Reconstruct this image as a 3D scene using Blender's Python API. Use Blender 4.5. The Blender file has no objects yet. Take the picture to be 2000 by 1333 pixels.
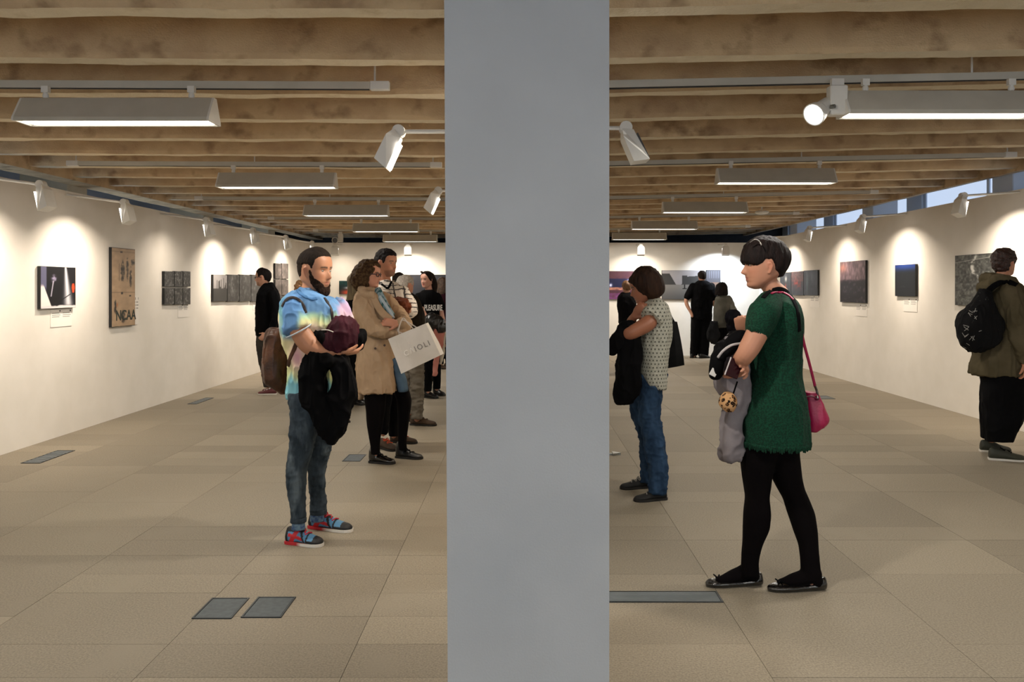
import bpy, math, random
import numpy as np
from mathutils import Vector, Matrix, noise as mnoise

random.seed(7)
# ------------------------------------------------------------------ camera, world, exposure
F, CX, CY, EYE = 1550.0, 1022.0, 562.0, 1.5      # focal length in pixels, vanishing point, eye height
S = bpy.context.scene
COL = S.collection
cam = bpy.data.objects.new('camera', bpy.data.cameras.new('camera')); COL.objects.link(cam)
cam.location = (0, 0, EYE); cam.rotation_euler = (math.pi / 2, 0, 0)
cam.data.sensor_width = 36; cam.data.lens = F * 36 / 2000
cam.data.shift_x = -(CX - 1000) / 2000; cam.data.shift_y = -(666.5 - CY) / 2000
cam.data.clip_start = 0.05
S.camera = cam
S.view_settings.view_transform = 'Standard'; S.view_settings.look = 'None'
S.view_settings.gamma = 1; S.view_settings.use_curve_mapping = False
S.view_settings.exposure = 0.06
world = bpy.data.worlds.new('world'); S.world = world; world.use_nodes = True
world.node_tree.nodes['Background'].inputs[0].default_value = (0.62, 0.72, 1.0, 1)
world.node_tree.nodes['Background'].inputs[1].default_value = 0.25
S.cycles.max_bounces = 7; S.cycles.diffuse_bounces = 5; S.cycles.sample_clamp_indirect = 6.0
S.cycles.caustics_reflective = False; S.cycles.caustics_refractive = False

P_LINEAR, P_WALL, P_ROUND, P_DAY = 30.0, 18.5, 60.0, 17.0       # watts of the room's lamps, lastly of the added window daylight
C_LINEAR, C_WARM, C_DAY = (1.0, 0.93, 0.82), (1.0, 0.86, 0.71), (0.80, 0.89, 1.0)

# ------------------------------------------------------------------ helpers
def lin(c):
    if isinstance(c, str): c = [int(c[i:i + 2], 16) / 255 for i in (0, 2, 4)]
    return tuple(x / 12.92 if x <= 0.04045 else ((x + 0.055) / 1.055) ** 2.4 for x in c)
MATS = {}
def mat(name, c1, c2=None, rough=0.6, scale=8.0, bump=0.0, bscale=60.0, metal=0.0, spec=0.5, emit=None, estr=0.0,
        coat=0.0, rand=0.0, attr=False, stretch=None, sheen=0.0, contrast=(0.35, 0.65), c3=None, scale3=3.0):
    if name in MATS: return MATS[name]
    m = bpy.data.materials.new(name); m.use_nodes = True
    nt = m.node_tree; N, L = nt.nodes, nt.links; b = N['Principled BSDF']
    b.inputs['Roughness'].default_value = rough; b.inputs['Metallic'].default_value = metal
    b.inputs['Specular IOR Level'].default_value = spec
    b.inputs['Coat Weight'].default_value = coat; b.inputs['Coat Roughness'].default_value = 0.08
    b.inputs['Sheen Weight'].default_value = sheen
    geo = N.new('ShaderNodeNewGeometry'); vec = geo.outputs['Position']
    if stretch:
        mp = N.new('ShaderNodeMapping'); mp.inputs['Scale'].default_value = stretch
        L.new(vec, mp.inputs[0]); vec = mp.outputs[0]
    def nz(s, d=4):
        n = N.new('ShaderNodeTexNoise'); n.inputs['Scale'].default_value = s; n.inputs['Detail'].default_value = d
        L.new(vec, n.inputs['Vector']); return n.outputs['Fac']
    if attr:
        a = N.new('ShaderNodeAttribute'); a.attribute_name = 'Col'; colour = a.outputs['Color']
    else:
        r = N.new('ShaderNodeValToRGB'); r.color_ramp.elements[0].position = contrast[0]; r.color_ramp.elements[1].position = contrast[1]
        r.color_ramp.elements[0].color = (*lin(c1), 1); r.color_ramp.elements[1].color = (*lin(c2 or c1), 1)
        L.new(nz(scale), r.inputs[0]); colour = r.outputs[0]
        if c3:
            mx = N.new('ShaderNodeMix'); mx.data_type = 'RGBA'; rr = N.new('ShaderNodeValToRGB')
            rr.color_ramp.elements[0].position = 0.55; rr.color_ramp.elements[1].position = 0.72
            L.new(nz(scale3), rr.inputs[0]); L.new(rr.outputs[0], mx.inputs[0]); L.new(colour, mx.inputs[6])
            mx.inputs[7].default_value = (*lin(c3), 1); colour = mx.outputs[2]
    if rand:
        oi = N.new('ShaderNodeObjectInfo'); h = N.new('ShaderNodeHueSaturation')
        mr = N.new('ShaderNodeMapRange'); mr.inputs[3].default_value = 1 - rand; mr.inputs[4].default_value = 1 + rand
        L.new(oi.outputs['Random'], mr.inputs[0]); L.new(mr.outputs[0], h.inputs['Value']); L.new(colour, h.inputs['Color']); colour = h.outputs[0]
    L.new(colour, b.inputs['Base Color'])
    if bump:
        bn = N.new('ShaderNodeBump'); bn.inputs['Strength'].default_value = bump; bn.inputs['Distance'].default_value = 0.01
        L.new(nz(bscale, 6), bn.inputs['Height']); L.new(bn.outputs[0], b.inputs['Normal'])
    if emit:
        b.inputs['Emission Color'].default_value = (*emit, 1); b.inputs['Emission Strength'].default_value = estr
    MATS[name] = m
    return m

ORG = {}
def link(o, parent=None):
    COL.objects.link(o)
    if parent is not None: o.parent = parent
def make(name, V, Fc, m, parent=None, smooth=False, cols=None, kind=None, label=None):
    """one mesh object from world-space geometry; a child's vertices are stored relative to its root"""
    V = np.asarray(V, float); org = ORG.get(parent.name, Vector((0, 0, 0))) if parent is not None else Vector((0, 0, 0))
    me = bpy.data.meshes.new(name)
    me.from_pydata((V - np.array(org)).tolist() if len(V) else [], [], Fc if isinstance(Fc, list) else Fc.tolist())
    if smooth: me.polygons.foreach_set('use_smooth', [True] * len(me.polygons))
    if cols is not None:
        a = me.color_attributes.new('Col', 'FLOAT_COLOR', 'POINT')
        c = np.ones((len(V), 4)); c[:, :3] = cols; a.data.foreach_set('color', c.ravel())
    me.materials.append(m); me.update()
    o = bpy.data.objects.new(name, me); link(o, parent)
    ORG[o.name] = org
    if kind: o['kind'] = kind
    if label: o['label'] = label
    return o
def tag(o, label, cat, group=None):
    o['label'] = label; o['category'] = cat
    if group: o['group'] = group
    return o
def thing(name, label, cat, loc, group=None):
    o = bpy.data.objects.new(name, None); COL.objects.link(o); o.location = loc; o.empty_display_size = 0.1
    ORG[o.name] = Vector(loc); return tag(o, label, cat, group)
def dup(root, loc, label=None):
    r = root.copy(); COL.objects.link(r); r.location = loc; ORG[r.name] = Vector(loc)
    if label: r['label'] = label
    for ch in list(root.children):
        c = ch.copy(); COL.objects.link(c); c.parent = r
        for g in ch.children:
            d = g.copy(); COL.objects.link(d); d.parent = c
    return r

class MB:
    def __init__(s): s.v = []; s.f = []; s.n = 0
    def add(s, V, Fs):
        V = np.asarray(V, float); s.v.append(V); s.f += [[i + s.n for i in f] for f in Fs]; s.n += len(V); return s
    def V(s): return np.concatenate(s.v)
    def box(s, x0, x1, y0, y1, z0, z1, M=None):
        V = np.array([[x, y, z] for x in (x0, x1) for y in (y0, y1) for z in (z0, z1)], float)
        if M is not None: V = np.array([M @ Vector(p) for p in V])
        return s.add(V, [(0, 1, 3, 2), (4, 6, 7, 5), (0, 4, 5, 1), (2, 3, 7, 6), (0, 2, 6, 4), (1, 5, 7, 3)])
    def bbox(s, x0, x1, y0, y1, z0, z1, b=0.004, M=None):
        """box with chamfered vertical and horizontal edges (three stacked octagons)"""
        def ring(z, i):
            a, c, d, e = x0 + i, x1 - i, y0 + i, y1 - i
            return [(a + b, d, z), (c - b, d, z), (c, d + b, z), (c, e - b, z), (c - b, e, z), (a + b, e, z), (a, e - b, z), (a, d + b, z)]
        V = ring(z0, b) + ring(z0 + b, 0) + ring(z1 - b, 0) + ring(z1, b)
        V = np.array(V) if M is None else np.array([M @ Vector(p) for p in V])
        Fs = [tuple(range(7, -1, -1)), tuple(range(24, 32))]
        for k in range(3):
            for i in range(8):
                j = (i + 1) % 8; Fs.append((k * 8 + i, k * 8 + j, k * 8 + 8 + j, k * 8 + 8 + i))
        return s.add(V, Fs)
    def rings(s, R, cap=True):
        R = [np.asarray(r) for r in R]; m = len(R[0]); Fs = []
        for k in range(len(R) - 1):
            for i in range(m):
                j = (i + 1) % m; Fs.append((k * m + i, k * m + j, k * m + m + j, k * m + m + i))
        V = np.concatenate(R)
        if cap:
            Fs.append(tuple(range(m - 1, -1, -1))); Fs.append(tuple(range((len(R) - 1) * m, len(R) * m)))
        return s.add(V, Fs)
    def tube(s, pts, rad, n=14, flat=1.0, up=None, cap=True, round_ends=True):
        """swept tube through pts with a radius at each; flat < 1 squashes it along up"""
        P = [Vector(p) for p in pts]; rad = list(rad) if hasattr(rad, '__len__') else [rad] * len(P)
        P2, r2 = [], []
        for i in range(len(P) - 1):                      # Catmull-Rom
            a, b, c, d = P[max(i - 1, 0)], P[i], P[i + 1], P[min(i + 2, len(P) - 1)]
            k = 6 if len(P) > 2 else 2
            for q in range(k):
                t = q / k
                P2.append(0.5 * ((2 * b) + (c - a) * t + (2 * a - 5 * b + 4 * c - d) * t * t + (3 * b - a - 3 * c + d) * t ** 3))
                tt = t * t * (3 - 2 * t); r2.append(rad[i] * (1 - tt) + rad[i + 1] * tt)
        P2.append(P[-1]); r2.append(rad[-1])
        if round_ends:
            d0 = (P2[0] - P2[1]).normalized(); d1 = (P2[-1] - P2[-2]).normalized(); ra, rb = r2[0], r2[-1]; A, B = P2[0], P2[-1]
            P2 = [A + d0 * ra * math.sin(q) for q in (1.45, 1.1, 0.6)] + P2 + [B + d1 * rb * math.sin(q) for q in (0.6, 1.1, 1.45)]
            r2 = [ra * math.cos(q) for q in (1.45, 1.1, 0.6)] + r2 + [rb * math.cos(q) for q in (0.6, 1.1, 1.45)]
        R = []; prev = Vector(up) if up else None
        for i in range(len(P2)):
            t = (P2[min(i + 1, len(P2) - 1)] - P2[max(i - 1, 0)]).normalized()
            if prev is None: prev = Vector((0, 0, 1)) if abs(t.z) < 0.9 else Vector((0, 1, 0))
            u = (prev - t * prev.dot(t)).normalized(); w = t.cross(u); prev = u
            R.append([P2[i] + (u * math.cos(a) * flat + w * math.sin(a)) * r2[i] for a in [2 * math.pi * j / n for j in range(n)]])
        return s.rings([[tuple(p) for p in r] for r in R], cap)
    def ell(s, c, r, M=None, n=20):
        R = []
        for i in range(1, n):
            a = math.pi * i / n
            R.append([(math.cos(t) * math.sin(a) * r[0], math.sin(t) * math.sin(a) * r[1], -math.cos(a) * r[2]) for t in [2 * math.pi * j / n for j in range(n)]])
        R = np.array(R)
        if M is not None: R = R @ np.array(M.to_3x3()).T
        return s.rings(list(R + np.array(c)))
    def prism(s, prof, a0, a1, axis):
        """extrude a 2-D outline along an axis (0: x, 1: y, 2: z); a clockwise outline still gives a closed body"""
        def p(a, q): return {0: (a, q[0], q[1]), 1: (q[0], a, q[1]), 2: (q[0], q[1], a)}[axis]
        return s.rings([[p(a0, q) for q in prof], [p(a1, q) for q in prof]])
    def make(s, name, m, parent=None, **k): return make(name, s.V(), s.f, m, parent, **k)

def W(px, py, Y): return Vector(((px - CX) / F * Y, Y, EYE - (py - CY) / F * Y))
def xat(px, Y): return (px - CX) / F * Y
def zat(py, Y): return EYE - (py - CY) / F * Y
def hash2(i, j, s=0):
    v = np.sin(i * 127.1 + j * 311.7 + s * 74.7) * 43758.5453
    return v - np.floor(v)
def vnoise(U, V, sc, s=0, oct=3):
    t = 0; a = 1; tot = 0
    for o in range(oct):
        x, y = U * sc, V * sc; i, j = np.floor(x), np.floor(y); fx, fy = x - i, y - j
        fx = fx * fx * (3 - 2 * fx); fy = fy * fy * (3 - 2 * fy)
        n = (hash2(i, j, s) * (1 - fx) + hash2(i + 1, j, s) * fx) * (1 - fy) + (hash2(i, j + 1, s) * (1 - fx) + hash2(i + 1, j + 1, s) * fx) * fy
        t = t + a * n; tot += a; a *= 0.5; sc *= 2; s += 3
    return t / tot
def sst(a, b, x): t = np.clip((x - a) / (b - a + 1e-9), 0, 1); return t * t * (3 - 2 * t)
def linA(c): return np.where(c <= 0.04045, c / 12.92, ((c + 0.055) / 1.055) ** 2.4)
# ------------------------------------------------------------------ materials of the room
M_WALL = mat('white wall paint', 'dfdad0', 'e5e0d7', rough=0.85, scale=3, bump=0.05, bscale=120)
M_COLUMN = mat('grey column paint', 'a7a9aa', 'acaeaf', rough=0.7, scale=4, bump=0.10, bscale=160, c3='a3a6a8', scale3=1.7)
M_BEAM = mat('raw tan concrete', 'b49876', 'd0b68f', rough=0.95, scale=4.5, bump=0.6, bscale=110, c3='957b5c', scale3=6, stretch=(0.8, 1, 1), rand=0.05, contrast=(.3, .6))
M_BEAMEDGE = mat('pale underside concrete', 'd6c8ac', 'e0d3b8', rough=0.95, scale=6, bump=0.9, bscale=60, c3='c6b594', scale3=6)  # paler tone for the beam undersides
M_SLABCEIL = mat('dark ceiling deck', 'a08766', 'ad9472', rough=0.95)
M_STONE = mat('floor stone', '70685a', '978d7b', rough=0.7, scale=120, bump=0.2, bscale=200, rand=0.12, c3='887f6f', scale3=2.6, spec=0.35, contrast=(0.25, 0.75))
M_STONEFAR = mat('floor stone far', '8f8474', rough=0.62, bump=0.2, bscale=200, attr=True, spec=0.35)
M_JOINT = mat('floor joint', '5b5345', rough=0.9)
M_BLUEGREY = mat('daylight tinted plaster', '8990a0', '959cab', rough=0.8, scale=2)  # blue of the daylight put into the wall colour
M_PALEBLUE = mat('pale daylit plaster', 'b9c2cf', 'c2cad6', rough=0.8, scale=2)  # pale blue daylight put into the plaster colour
M_BEIGE = mat('beige pilaster plaster', 'b5a993', 'bdb29d', rough=0.8)
M_DARK = mat('void black', '17171a', '202024', rough=0.8)
M_LAMPGREY = mat('lamp enamel', 'b3afa2', 'bab6a9', rough=0.45)
M_LAMPWHITE = mat('white lamp enamel', 'd4d2cb', 'dcdad3', rough=0.4)
M_TUBE = mat('lit diffuser', 'ffffff', emit=(1.0, 0.97, 0.93), estr=5.0)
M_WARMLENS = mat('lit warm lens', 'ffffff', emit=(1.0, 0.93, 0.85), estr=4.0)
M_STEEL = mat('brushed steel', '8d8f8c', 'a2a4a0', rough=0.35, metal=0.9, scale=30)
M_ADDEDPANE = mat('glowing pane', 'ffffff', emit=(0.62, 0.78, 1.0), estr=2.2)  # glow of the panes in the added windows
M_PANEDULL = mat('frosted glowing pane', 'c8d0dc', emit=(0.62, 0.76, 1.0), estr=0.75)

XL, XR, YB, TOPL, TOPR = -4.67, 5.2, 17.5, 2.49, 2.53
def slopez(x): return 0.0215 * (x - 0.02) if x > 0 else 0.004 * (-x)
# floor
fl = MB().box(-6.4, 6.6, -3.5, 19.8, -0.2, -0.004).make('floor', M_JOINT, kind='structure')
xs = [-4.67, -3.97, -3.14, -2.32, -1.49, -0.70, 0.12, 0.955, 1.80, 2.63, 3.46, 4.28, 5.2]
rows = [1.87, 2.15, 2.45, 2.745, 3.05, 3.335, 3.616, 3.894, 4.15, 4.44, 4.71, 4.97, 5.25, 5.54]
while rows[-1] < 17.5: rows.append(rows[-1] + 0.283)
unit = None
far = MB(); fcol = []
for c in range(12):
    r = 0
    while r < len(rows) - 1:
        k = random.choice([1, 1, 1, 2, 2, 3]) if c not in (5, 6) else random.choice([1, 1, 2])
        e = min(r + k, len(rows) - 1)
        x0, x1, y0, y1 = xs[c], xs[c + 1], rows[r], rows[e]
        g = 0.0022
        if y0 < 11.6:
            if unit is None:
                o = MB().bbox(-0.5, 0.5, -0.5, 0.5, -1, 0, 0.002).make('stone_slab', M_STONE, fl); unit = o.data
            else:
                o = bpy.data.objects.new('stone_slab', unit); link(o, fl)
            o.scale = (x1 - x0 - g, y1 - y0 - g, 0.012); o.location = ((x0 + x1) / 2, (y0 + y1) / 2, random.uniform(0, 0.0006))
        else:
            far.box(x0 + g, x1 - g, y0 + g, y1 - g, -0.01, 0)
            t = random.uniform(0.88, 1.1); fcol += [[q * t for q in lin('8e8473')]] * 8
        r = e
far.make('stone_slab', M_STONEFAR, fl, kind='stuff', cols=fcol)
MB().box(-6.4, 6.6, -3.5, 1.868, -0.01, 0).make('near_paving', M_STONE, fl)
# walls
MB().box(XL - 0.14, XL, -3.3, YB, 0, TOPL).make('wall_left', M_WALL, kind='structure')
MB().box(XR, XR + 0.14, -3.3, YB, 0, TOPR).make('wall_right', M_WALL, kind='structure')
MB().box(XL - 0.14, XR + 0.14, YB, YB + 0.14, 0, 2.49).make('wall_back', M_WALL, kind='structure')
MB().box(-6.4, 6.6, -3.5, -3.3, 0, 3.3).make('wall_front', M_WALL, kind='structure')
MB().box(-6.4, -6.2, -3.5, 19.8, 0, 3.3).make('wall_outer_left', M_BLUEGREY, kind='structure')
MB().box(-6.4, 6.6, 19.6, 19.8, 0, 3.3).make('wall_outer_back', M_DARK, kind='structure')  # near-black colour stands in for the shade of the recess above wall_back
# outer right wall with a band of windows behind the partition
MB().box(6.4, 6.6, -3.5, 19.8, 0, 1.3).make('wall_outer_right', M_PALEBLUE, kind='structure')
ow = MB().box(6.4, 6.6, -3.5, 19.8, 3.08, 3.3)
for y in (-3.5, 1.0, 5.0, 8.75, 12.75, 16.4, 19.2): ow.box(6.4, 6.6, y, y + 0.5, 1.3, 3.1)
ow.make('wall_outer_right_piers', M_PALEBLUE, kind='structure')
for i, (a, b) in enumerate([(-3.0, 1.0), (1.5, 5.0), (5.5, 8.75), (9.25, 12.75), (13.25, 16.4), (16.9, 19.2)]):
    w = MB().box(6.44, 6.5, a, b, 1.3, 1.36).box(6.44, 6.5, a, b, 3.02, 3.08).box(6.44, 6.5, a, a + .06, 1.36, 3.02).box(6.44, 6.5, b - .06, b, 1.36, 3.02).box(6.44, 6.5, (a + b) / 2 - .03, (a + b) / 2 + .03, 1.36, 3.02)
    wo = w.make('window_%d' % (i + 1), M_PALEBLUE, kind='structure')
    for q in range(2):
        u0 = a + .06 + q * ((b - a) / 2 - .03); MB().box(6.46, 6.47, u0, u0 + (b - a) / 2 - .09, 1.36, 3.02).make('pane', M_PANEDULL, wo)
for i, (a, b_) in enumerate([(3.0, 7.6), (8.6, 12.4), (13.4, 18.6)]):      # low windows added out of sight behind the partition to light the left gap
    w = MB().box(-6.2, -6.14, a, b_, .9, .96).box(-6.2, -6.14, a, b_, 1.94, 2.0).box(-6.2, -6.14, a, a + .06, .96, 1.94).box(-6.2, -6.14, b_ - .06, b_, .96, 1.94)
    wo = w.make('window_%d' % (i + 10), M_DARK, kind='structure'); MB().box(-6.2, -6.17, a + .06, b_ - .06, .96, 1.94).make('pane', M_ADDEDPANE, wo)
# ceiling
ce = MB().box(-6.4, 6.6, -3.5, 19.8, 3.12, 3.4).make('ceiling', M_SLABCEIL, kind='structure')
def beam_mesh(k):
    n = 150; V = []; xs_ = np.linspace(-4.94, 5.5, n)
    for x in xs_:
        z = 2.7 + slopez(x); w = lambda a, f, s: a * (mnoise.noise(Vector((x * f, s + k * 7.3, 0))) + 0.6 * mnoise.noise(Vector((x * f * 3.7, s + k * 3.1, 5))))
        y0, y1 = w(.010, 1.3, 1), .125 + w(.012, 1.5, 9)
        V += [(x, y0 - .012, 3.22 + .0), (x, y0 - .004, z + .03), (x, y0 + .004, z + w(.006, 2, 3)), (x, y1 - .004, z + w(.008, 2, 6)), (x, y1 + .004, z + .025), (x, y1 + .012, 3.22)]
    Fs = []
    for i in range(n - 1):
        for j in range(5): a = i * 6 + j; Fs.append((a, a + 6, a + 7, a + 1))
    me = bpy.data.meshes.new('beam'); me.from_pydata(V, [], Fs); me.materials.append(M_BEAM); me.materials.append(M_BEAMEDGE)
    for i, p in enumerate(me.polygons): p.material_index = 1 if i % 5 == 2 else 0
    me.update(); return me
BM = [beam_mesh(k) for k in range(4)]
y = 3.42 - 0.755 * 8; i = 0
while y < 19.3:
    o = bpy.data.objects.new('beam', BM[i % 4]); link(o, ce); o.location = (0, y, 0); y += 0.755; i += 1
gl = MB(); gr = MB()
def girder(x0, x1, z):
    n = 90; R = []
    for q in range(n):
        Y = -3.4 + 23 * q / (n - 1); a = .008 * mnoise.noise(Vector((Y * 1.7, x0, 0)))
        R.append([(x0 + a, Y, z + a), (x1, Y, z), (x1, Y, 3.25), (x0 + a, Y, 3.25)])
    return MB().rings(R)
girder(-5.22, -4.94, 2.68).make('trim_left_girder', M_BEAM, kind='structure')
girder(5.5, 5.42, 2.78).make('trim_right_girder', M_BEAM, kind='structure')
for Y in (5.1, 9.05, 12.9, 16.2):
    o = MB().bbox(-5.75, -5.2, Y, Y + 0.42, 0, 3.2, .01).make('pilaster', M_BEIGE); o['kind'] = 'structure'
for Y in (5.2, 9.0, 12.6, 16.1):
    o = MB().bbox(5.55, 5.95, Y, Y + 0.4, 0, 3.2, .01).make('pilaster', M_PALEBLUE); o['kind'] = 'structure'
# column and the partition it hides
cb = MB().bbox(xat(874, 2.2), xat(1190, 2.2), 2.2, 2.66, 0, 3.02, .004)
cb = MB().rings([[(x, yy, zz) for x, yy in ((xat(xl, 2.2), 2.2), (xat(1190, 2.2), 2.2), (xat(1190, 2.2), 2.66), (xat(xl, 2.2), 2.66))] for xl, zz in ((876, 0), (867, 2.45), (867, 3.2))])
c = cb.make('column', M_COLUMN); c['kind'] = 'structure'; c['label'] = 'square grey painted column in the middle of the gallery'
o = MB().bbox(-0.08, 0.2, 4.1, 8.6, 0.012, 2.42, .004).make('wall_centre', M_WALL); o['kind'] = 'structure'
fb = MB().box(0.20, 0.872, 7.10, 7.135, 0.0, 0.012).prism([(0.80, 7.06), (0.875, 7.118), (0.80, 7.175)], 0, 0.02, 2)
tag(fb.make('support_foot', M_STEEL), 'thin metal support foot sticking out on the floor beside the grey column', 'support foot')
# metal plates, grates and vents in the floor
M_PLATE = mat('dark floor plate', '474d50', '50575a', rough=0.7, metal=0.2, scale=40)
M_PLATERIM = mat('plate rim', '33383a', rough=0.5, metal=0.5)
def plate(px0, px1, y0, y1, label, slats=0, name='floor_plate', x2=None):
    Y0, Y1 = EYE * F / (y1 - CY), EYE * F / (y0 - CY)      # near, far
    xa, xb = xat(px0, Y0), xat(px1, Y0)
    t = thing(name, label, 'floor plate' if not slats else 'floor grate', ((xa + xb) / 2, (Y0 + Y1) / 2, 0))
    rm = MB()
    for a in ((xa, xb, Y0, Y0 + .008), (xa, xb, Y1 - .008, Y1), (xa, xa + .008, Y0 + .008, Y1 - .008), (xb - .008, xb, Y0 + .008, Y1 - .008)): rm.box(*a, 0, .005)
    rm.make('rim', M_PLATERIM, t)
    if not slats: MB().bbox(xa + .009, xb - .009, Y0 + .009, Y1 - .009, 0, .0035, .0015).make('plate', M_PLATE, t)
    else:
        MB().box(xa + .008, xb - .008, Y0 + .008, Y1 - .008, 0, .0012).make('recess', M_DARK, t)
        me = None; d = (Y1 - Y0 - .02) / slats
        for k in range(slats):
            yy = Y0 + .01 + d * (k + .5)
            o = MB().bbox(xa + .01, xb - .01, yy - d * .3, yy + d * .3, .0015, .005, .001).make('slat', M_STEELGREY, t)
M_STEELGREY = mat('grey grate metal', '6b7173', '767c7e', rough=0.65, metal=0.3)
plate(374, 452, 1170, 1210, 'dark metal floor plate, the left one of the nearest pair')
plate(470, 549, 1168, 1208, 'dark metal floor plate, the right one of the nearest pair')
plate(668, 703, 889, 902, 'small dark floor plate behind the tie-dye man, beside the trench coat woman')
plate(955, 1413, 1157, 1178, 'long slatted metal floor grate at the foot of the column near the ballet flats', 8, 'floor_grate')
plate(40, 78, 881, 906, 'wide metal floor grate close to the left wall, nearest to the camera', 9, 'floor_grate')
plate(366, 384, 778, 790, 'small metal floor grate further along the left wall', 6, 'floor_grate')
plate(1600, 1632, 774, 780, 'small metal floor grate close to the right wall behind the pink bag', 5, 'floor_grate')

# unseen windows added behind the camera for cool daylight on the column
for i, x in enumerate((-3.6, 0.0, 3.6)):
    w = MB()
    for q in ((x - 1.2, x + 1.2, .5, .58), (x - 1.2, x + 1.2, 2.52, 2.6), (x - 1.2, x - 1.12, .58, 2.52), (x + 1.12, x + 1.2, .58, 2.52), (x - .03, x + .03, .58, 2.52)):
        w.box(q[0], q[1], -3.3, -3.24, q[2], q[3])
    wo = w.make('window_%d' % (i + 7), M_DARK, kind='structure')
    for q in (x - 1.12, x + .03): MB().box(q, q + 1.09, -3.3, -3.28, .58, 2.52).make('pane', M_ADDEDPANE, wo)
# ------------------------------------------------------------------ lamps
def light(kind, loc, power, colour, rot=None, aim=None, parent=None, **k):
    l = bpy.data.lights.new('lamp', kind); l.energy = power; l.color = colour
    for a, v in k.items(): setattr(l, a, v)
    o = bpy.data.objects.new('lamp_light', l); COL.objects.link(o); o.location = loc
    if aim is not None: o.rotation_euler = (Vector(aim) - Vector(loc)).to_track_quat('-Z', 'Y').to_euler()
    if rot: o.rotation_euler = rot
    if parent is not None:
        o.parent = parent; o.location = Vector(loc) - ORG[parent.name]
    return o
TRACKY = [4.60, 7.56, 10.5, 13.5, 16.4]
def ord_(i): return ['nearest', 'second', 'third', 'fourth', 'fifth, farthest'][i]
for side, (xa, xb) in (('left', (-4.33, -0.79)), ('right', (0.62, 4.68))):
    for i, Y in enumerate(TRACKY):
        za, zb = 2.655 + slopez(xa), 2.655 + slopez(xb)
        if i == 0: xa_, xb_ = (-6.0, -0.79) if side == 'left' else (0.0, 5.2)
        else: xa_, xb_ = xa, xb
        za, zb = 2.645 + slopez(xa_), 2.645 + slopez(xb_)
        t = thing('lighting_track', '%s white ceiling lighting track on the %s side of the column' % (ord_(i).capitalize(), side), 'lighting track', ((xa_ + xb_) / 2, Y, (za + zb) / 2), 'ceiling lighting tracks')
        MB().rings([[(x, Y - .018, z), (x, Y + .018, z), (x, Y + .018, z + .042), (x, Y - .018, z + .042)] for x, z in ((xa_, za), (xb_, zb))]).make('rail', M_LAMPGREY, t)
        for xe, ze in ((xa_ + .04, za), (xb_ - .04, zb)): MB().bbox(xe - .055, xe + .055, Y - .022, Y + .022, ze - .004, ze + .046, .003).make('end_cap', M_LAMPWHITE, t)
        for xe in (xa_ + .07, (xa_ + xb_) / 2, xb_ - .07):
            MB().tube([(xe, Y, 2.68 + slopez(xe)), (xe, Y, 3.21)], .006, 8, round_ends=False).make('hanger_rod', M_LAMPWHITE, t)
        MB().rings([[(x, Y - .01, z - .003), (x, Y + .01, z - .003), (x, Y + .01, z + .001), (x, Y - .01, z + .001)] for x, z in ((xa_ + .1, za), (xb_ - .1, zb))]).make('contact_groove', M_DARK, t)
def linear(xc, Y, label, first=[]):
    z = 2.435 + slopez(xc)
    if not first:
        t = thing('linear_luminaire', label, 'ceiling lamp', (xc, Y, z), 'linear ceiling luminaires'); h = .545
        y0, y1 = Y - .10, Y + .085
        A = [(y0, z), (y0 + .004, z + .02), (Y - .02, z + .145), (Y + .02, z + .145), (y1 - .004, z + .02), (y1, z)]
        body = MB()
        for a, b in ((0, 1), (1, 2), (2, 3), (3, 4), (4, 5)):            # sheet-metal hood, open below
            p, q = A[a], A[b]; body.add([(xc - h, *p), (xc + h, *p), (xc + h, *q), (xc - h, *q)], [(0, 1, 2, 3)])
        body.box(xc - h, xc + h, y0, y0 + .02, z - .001, z + .002).box(xc - h, xc + h, y1 - .02, y1, z - .001, z + .002)
        body.make('housing', M_LAMPGREY, t)
        for s in (-1, 1): MB().prism(A, xc + s * h, xc + s * (h + .012), 0).make('end_plate', M_LAMPWHITE, t)
        MB().box(xc - h + .02, xc + h - .02, y0 + .018, y1 - .018, z + .006, z + .012).make('diffuser', M_TUBE, t)
        for s in (-1, 1):
            xx = xc + s * .42
            m = MB().tube([(xx, Y, z + .14), (xx, Y, z + .185)], .013, 10, round_ends=False).box(xx - .02, xx + .02, Y - .014, Y + .014, z + .178, z + .215)
            m.ell((xx, Y, z + .16), (.019, .014, .019), n=10); m.make('hanger', M_LAMPWHITE, t)
        light('AREA', (xc, Y, z - .004), P_LINEAR, C_LINEAR, rot=(0, 0, 0), parent=t, shape='RECTANGLE', size=1.1, size_y=.12)
        first.append(t)
    else: t = dup(first[0], (xc, Y, z), label)
    return t
for i, Y in enumerate(TRACKY):
    linear(-2.33, Y - .03, '%s lit triangular ceiling lamp in the row left of the column' % ord_(i).capitalize())
    linear(2.39, Y - .03, '%s lit triangular ceiling lamp in the row right of the column' % ord_(i).capitalize())
for x in (-3.6, 0.0, 3.6):
    light('AREA', (x, -3.2, 1.55), P_DAY, C_DAY, aim=(x, 3, 1.4), shape='RECTANGLE', size=2.2, size_y=1.9)  # area lights added as the daylight of the unseen windows
for x, sd in ((-2.36, 'left'), (2.41, 'right')):
    for Y, nf in ((1.55, 'level with the camera'), (-1.4, 'behind the camera')): linear(x, Y, 'added lit triangular ceiling lamp %s on the %s, outside the picture' % (nf, sd))  # unseen ceiling lamps added to light the near face of the column

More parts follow.
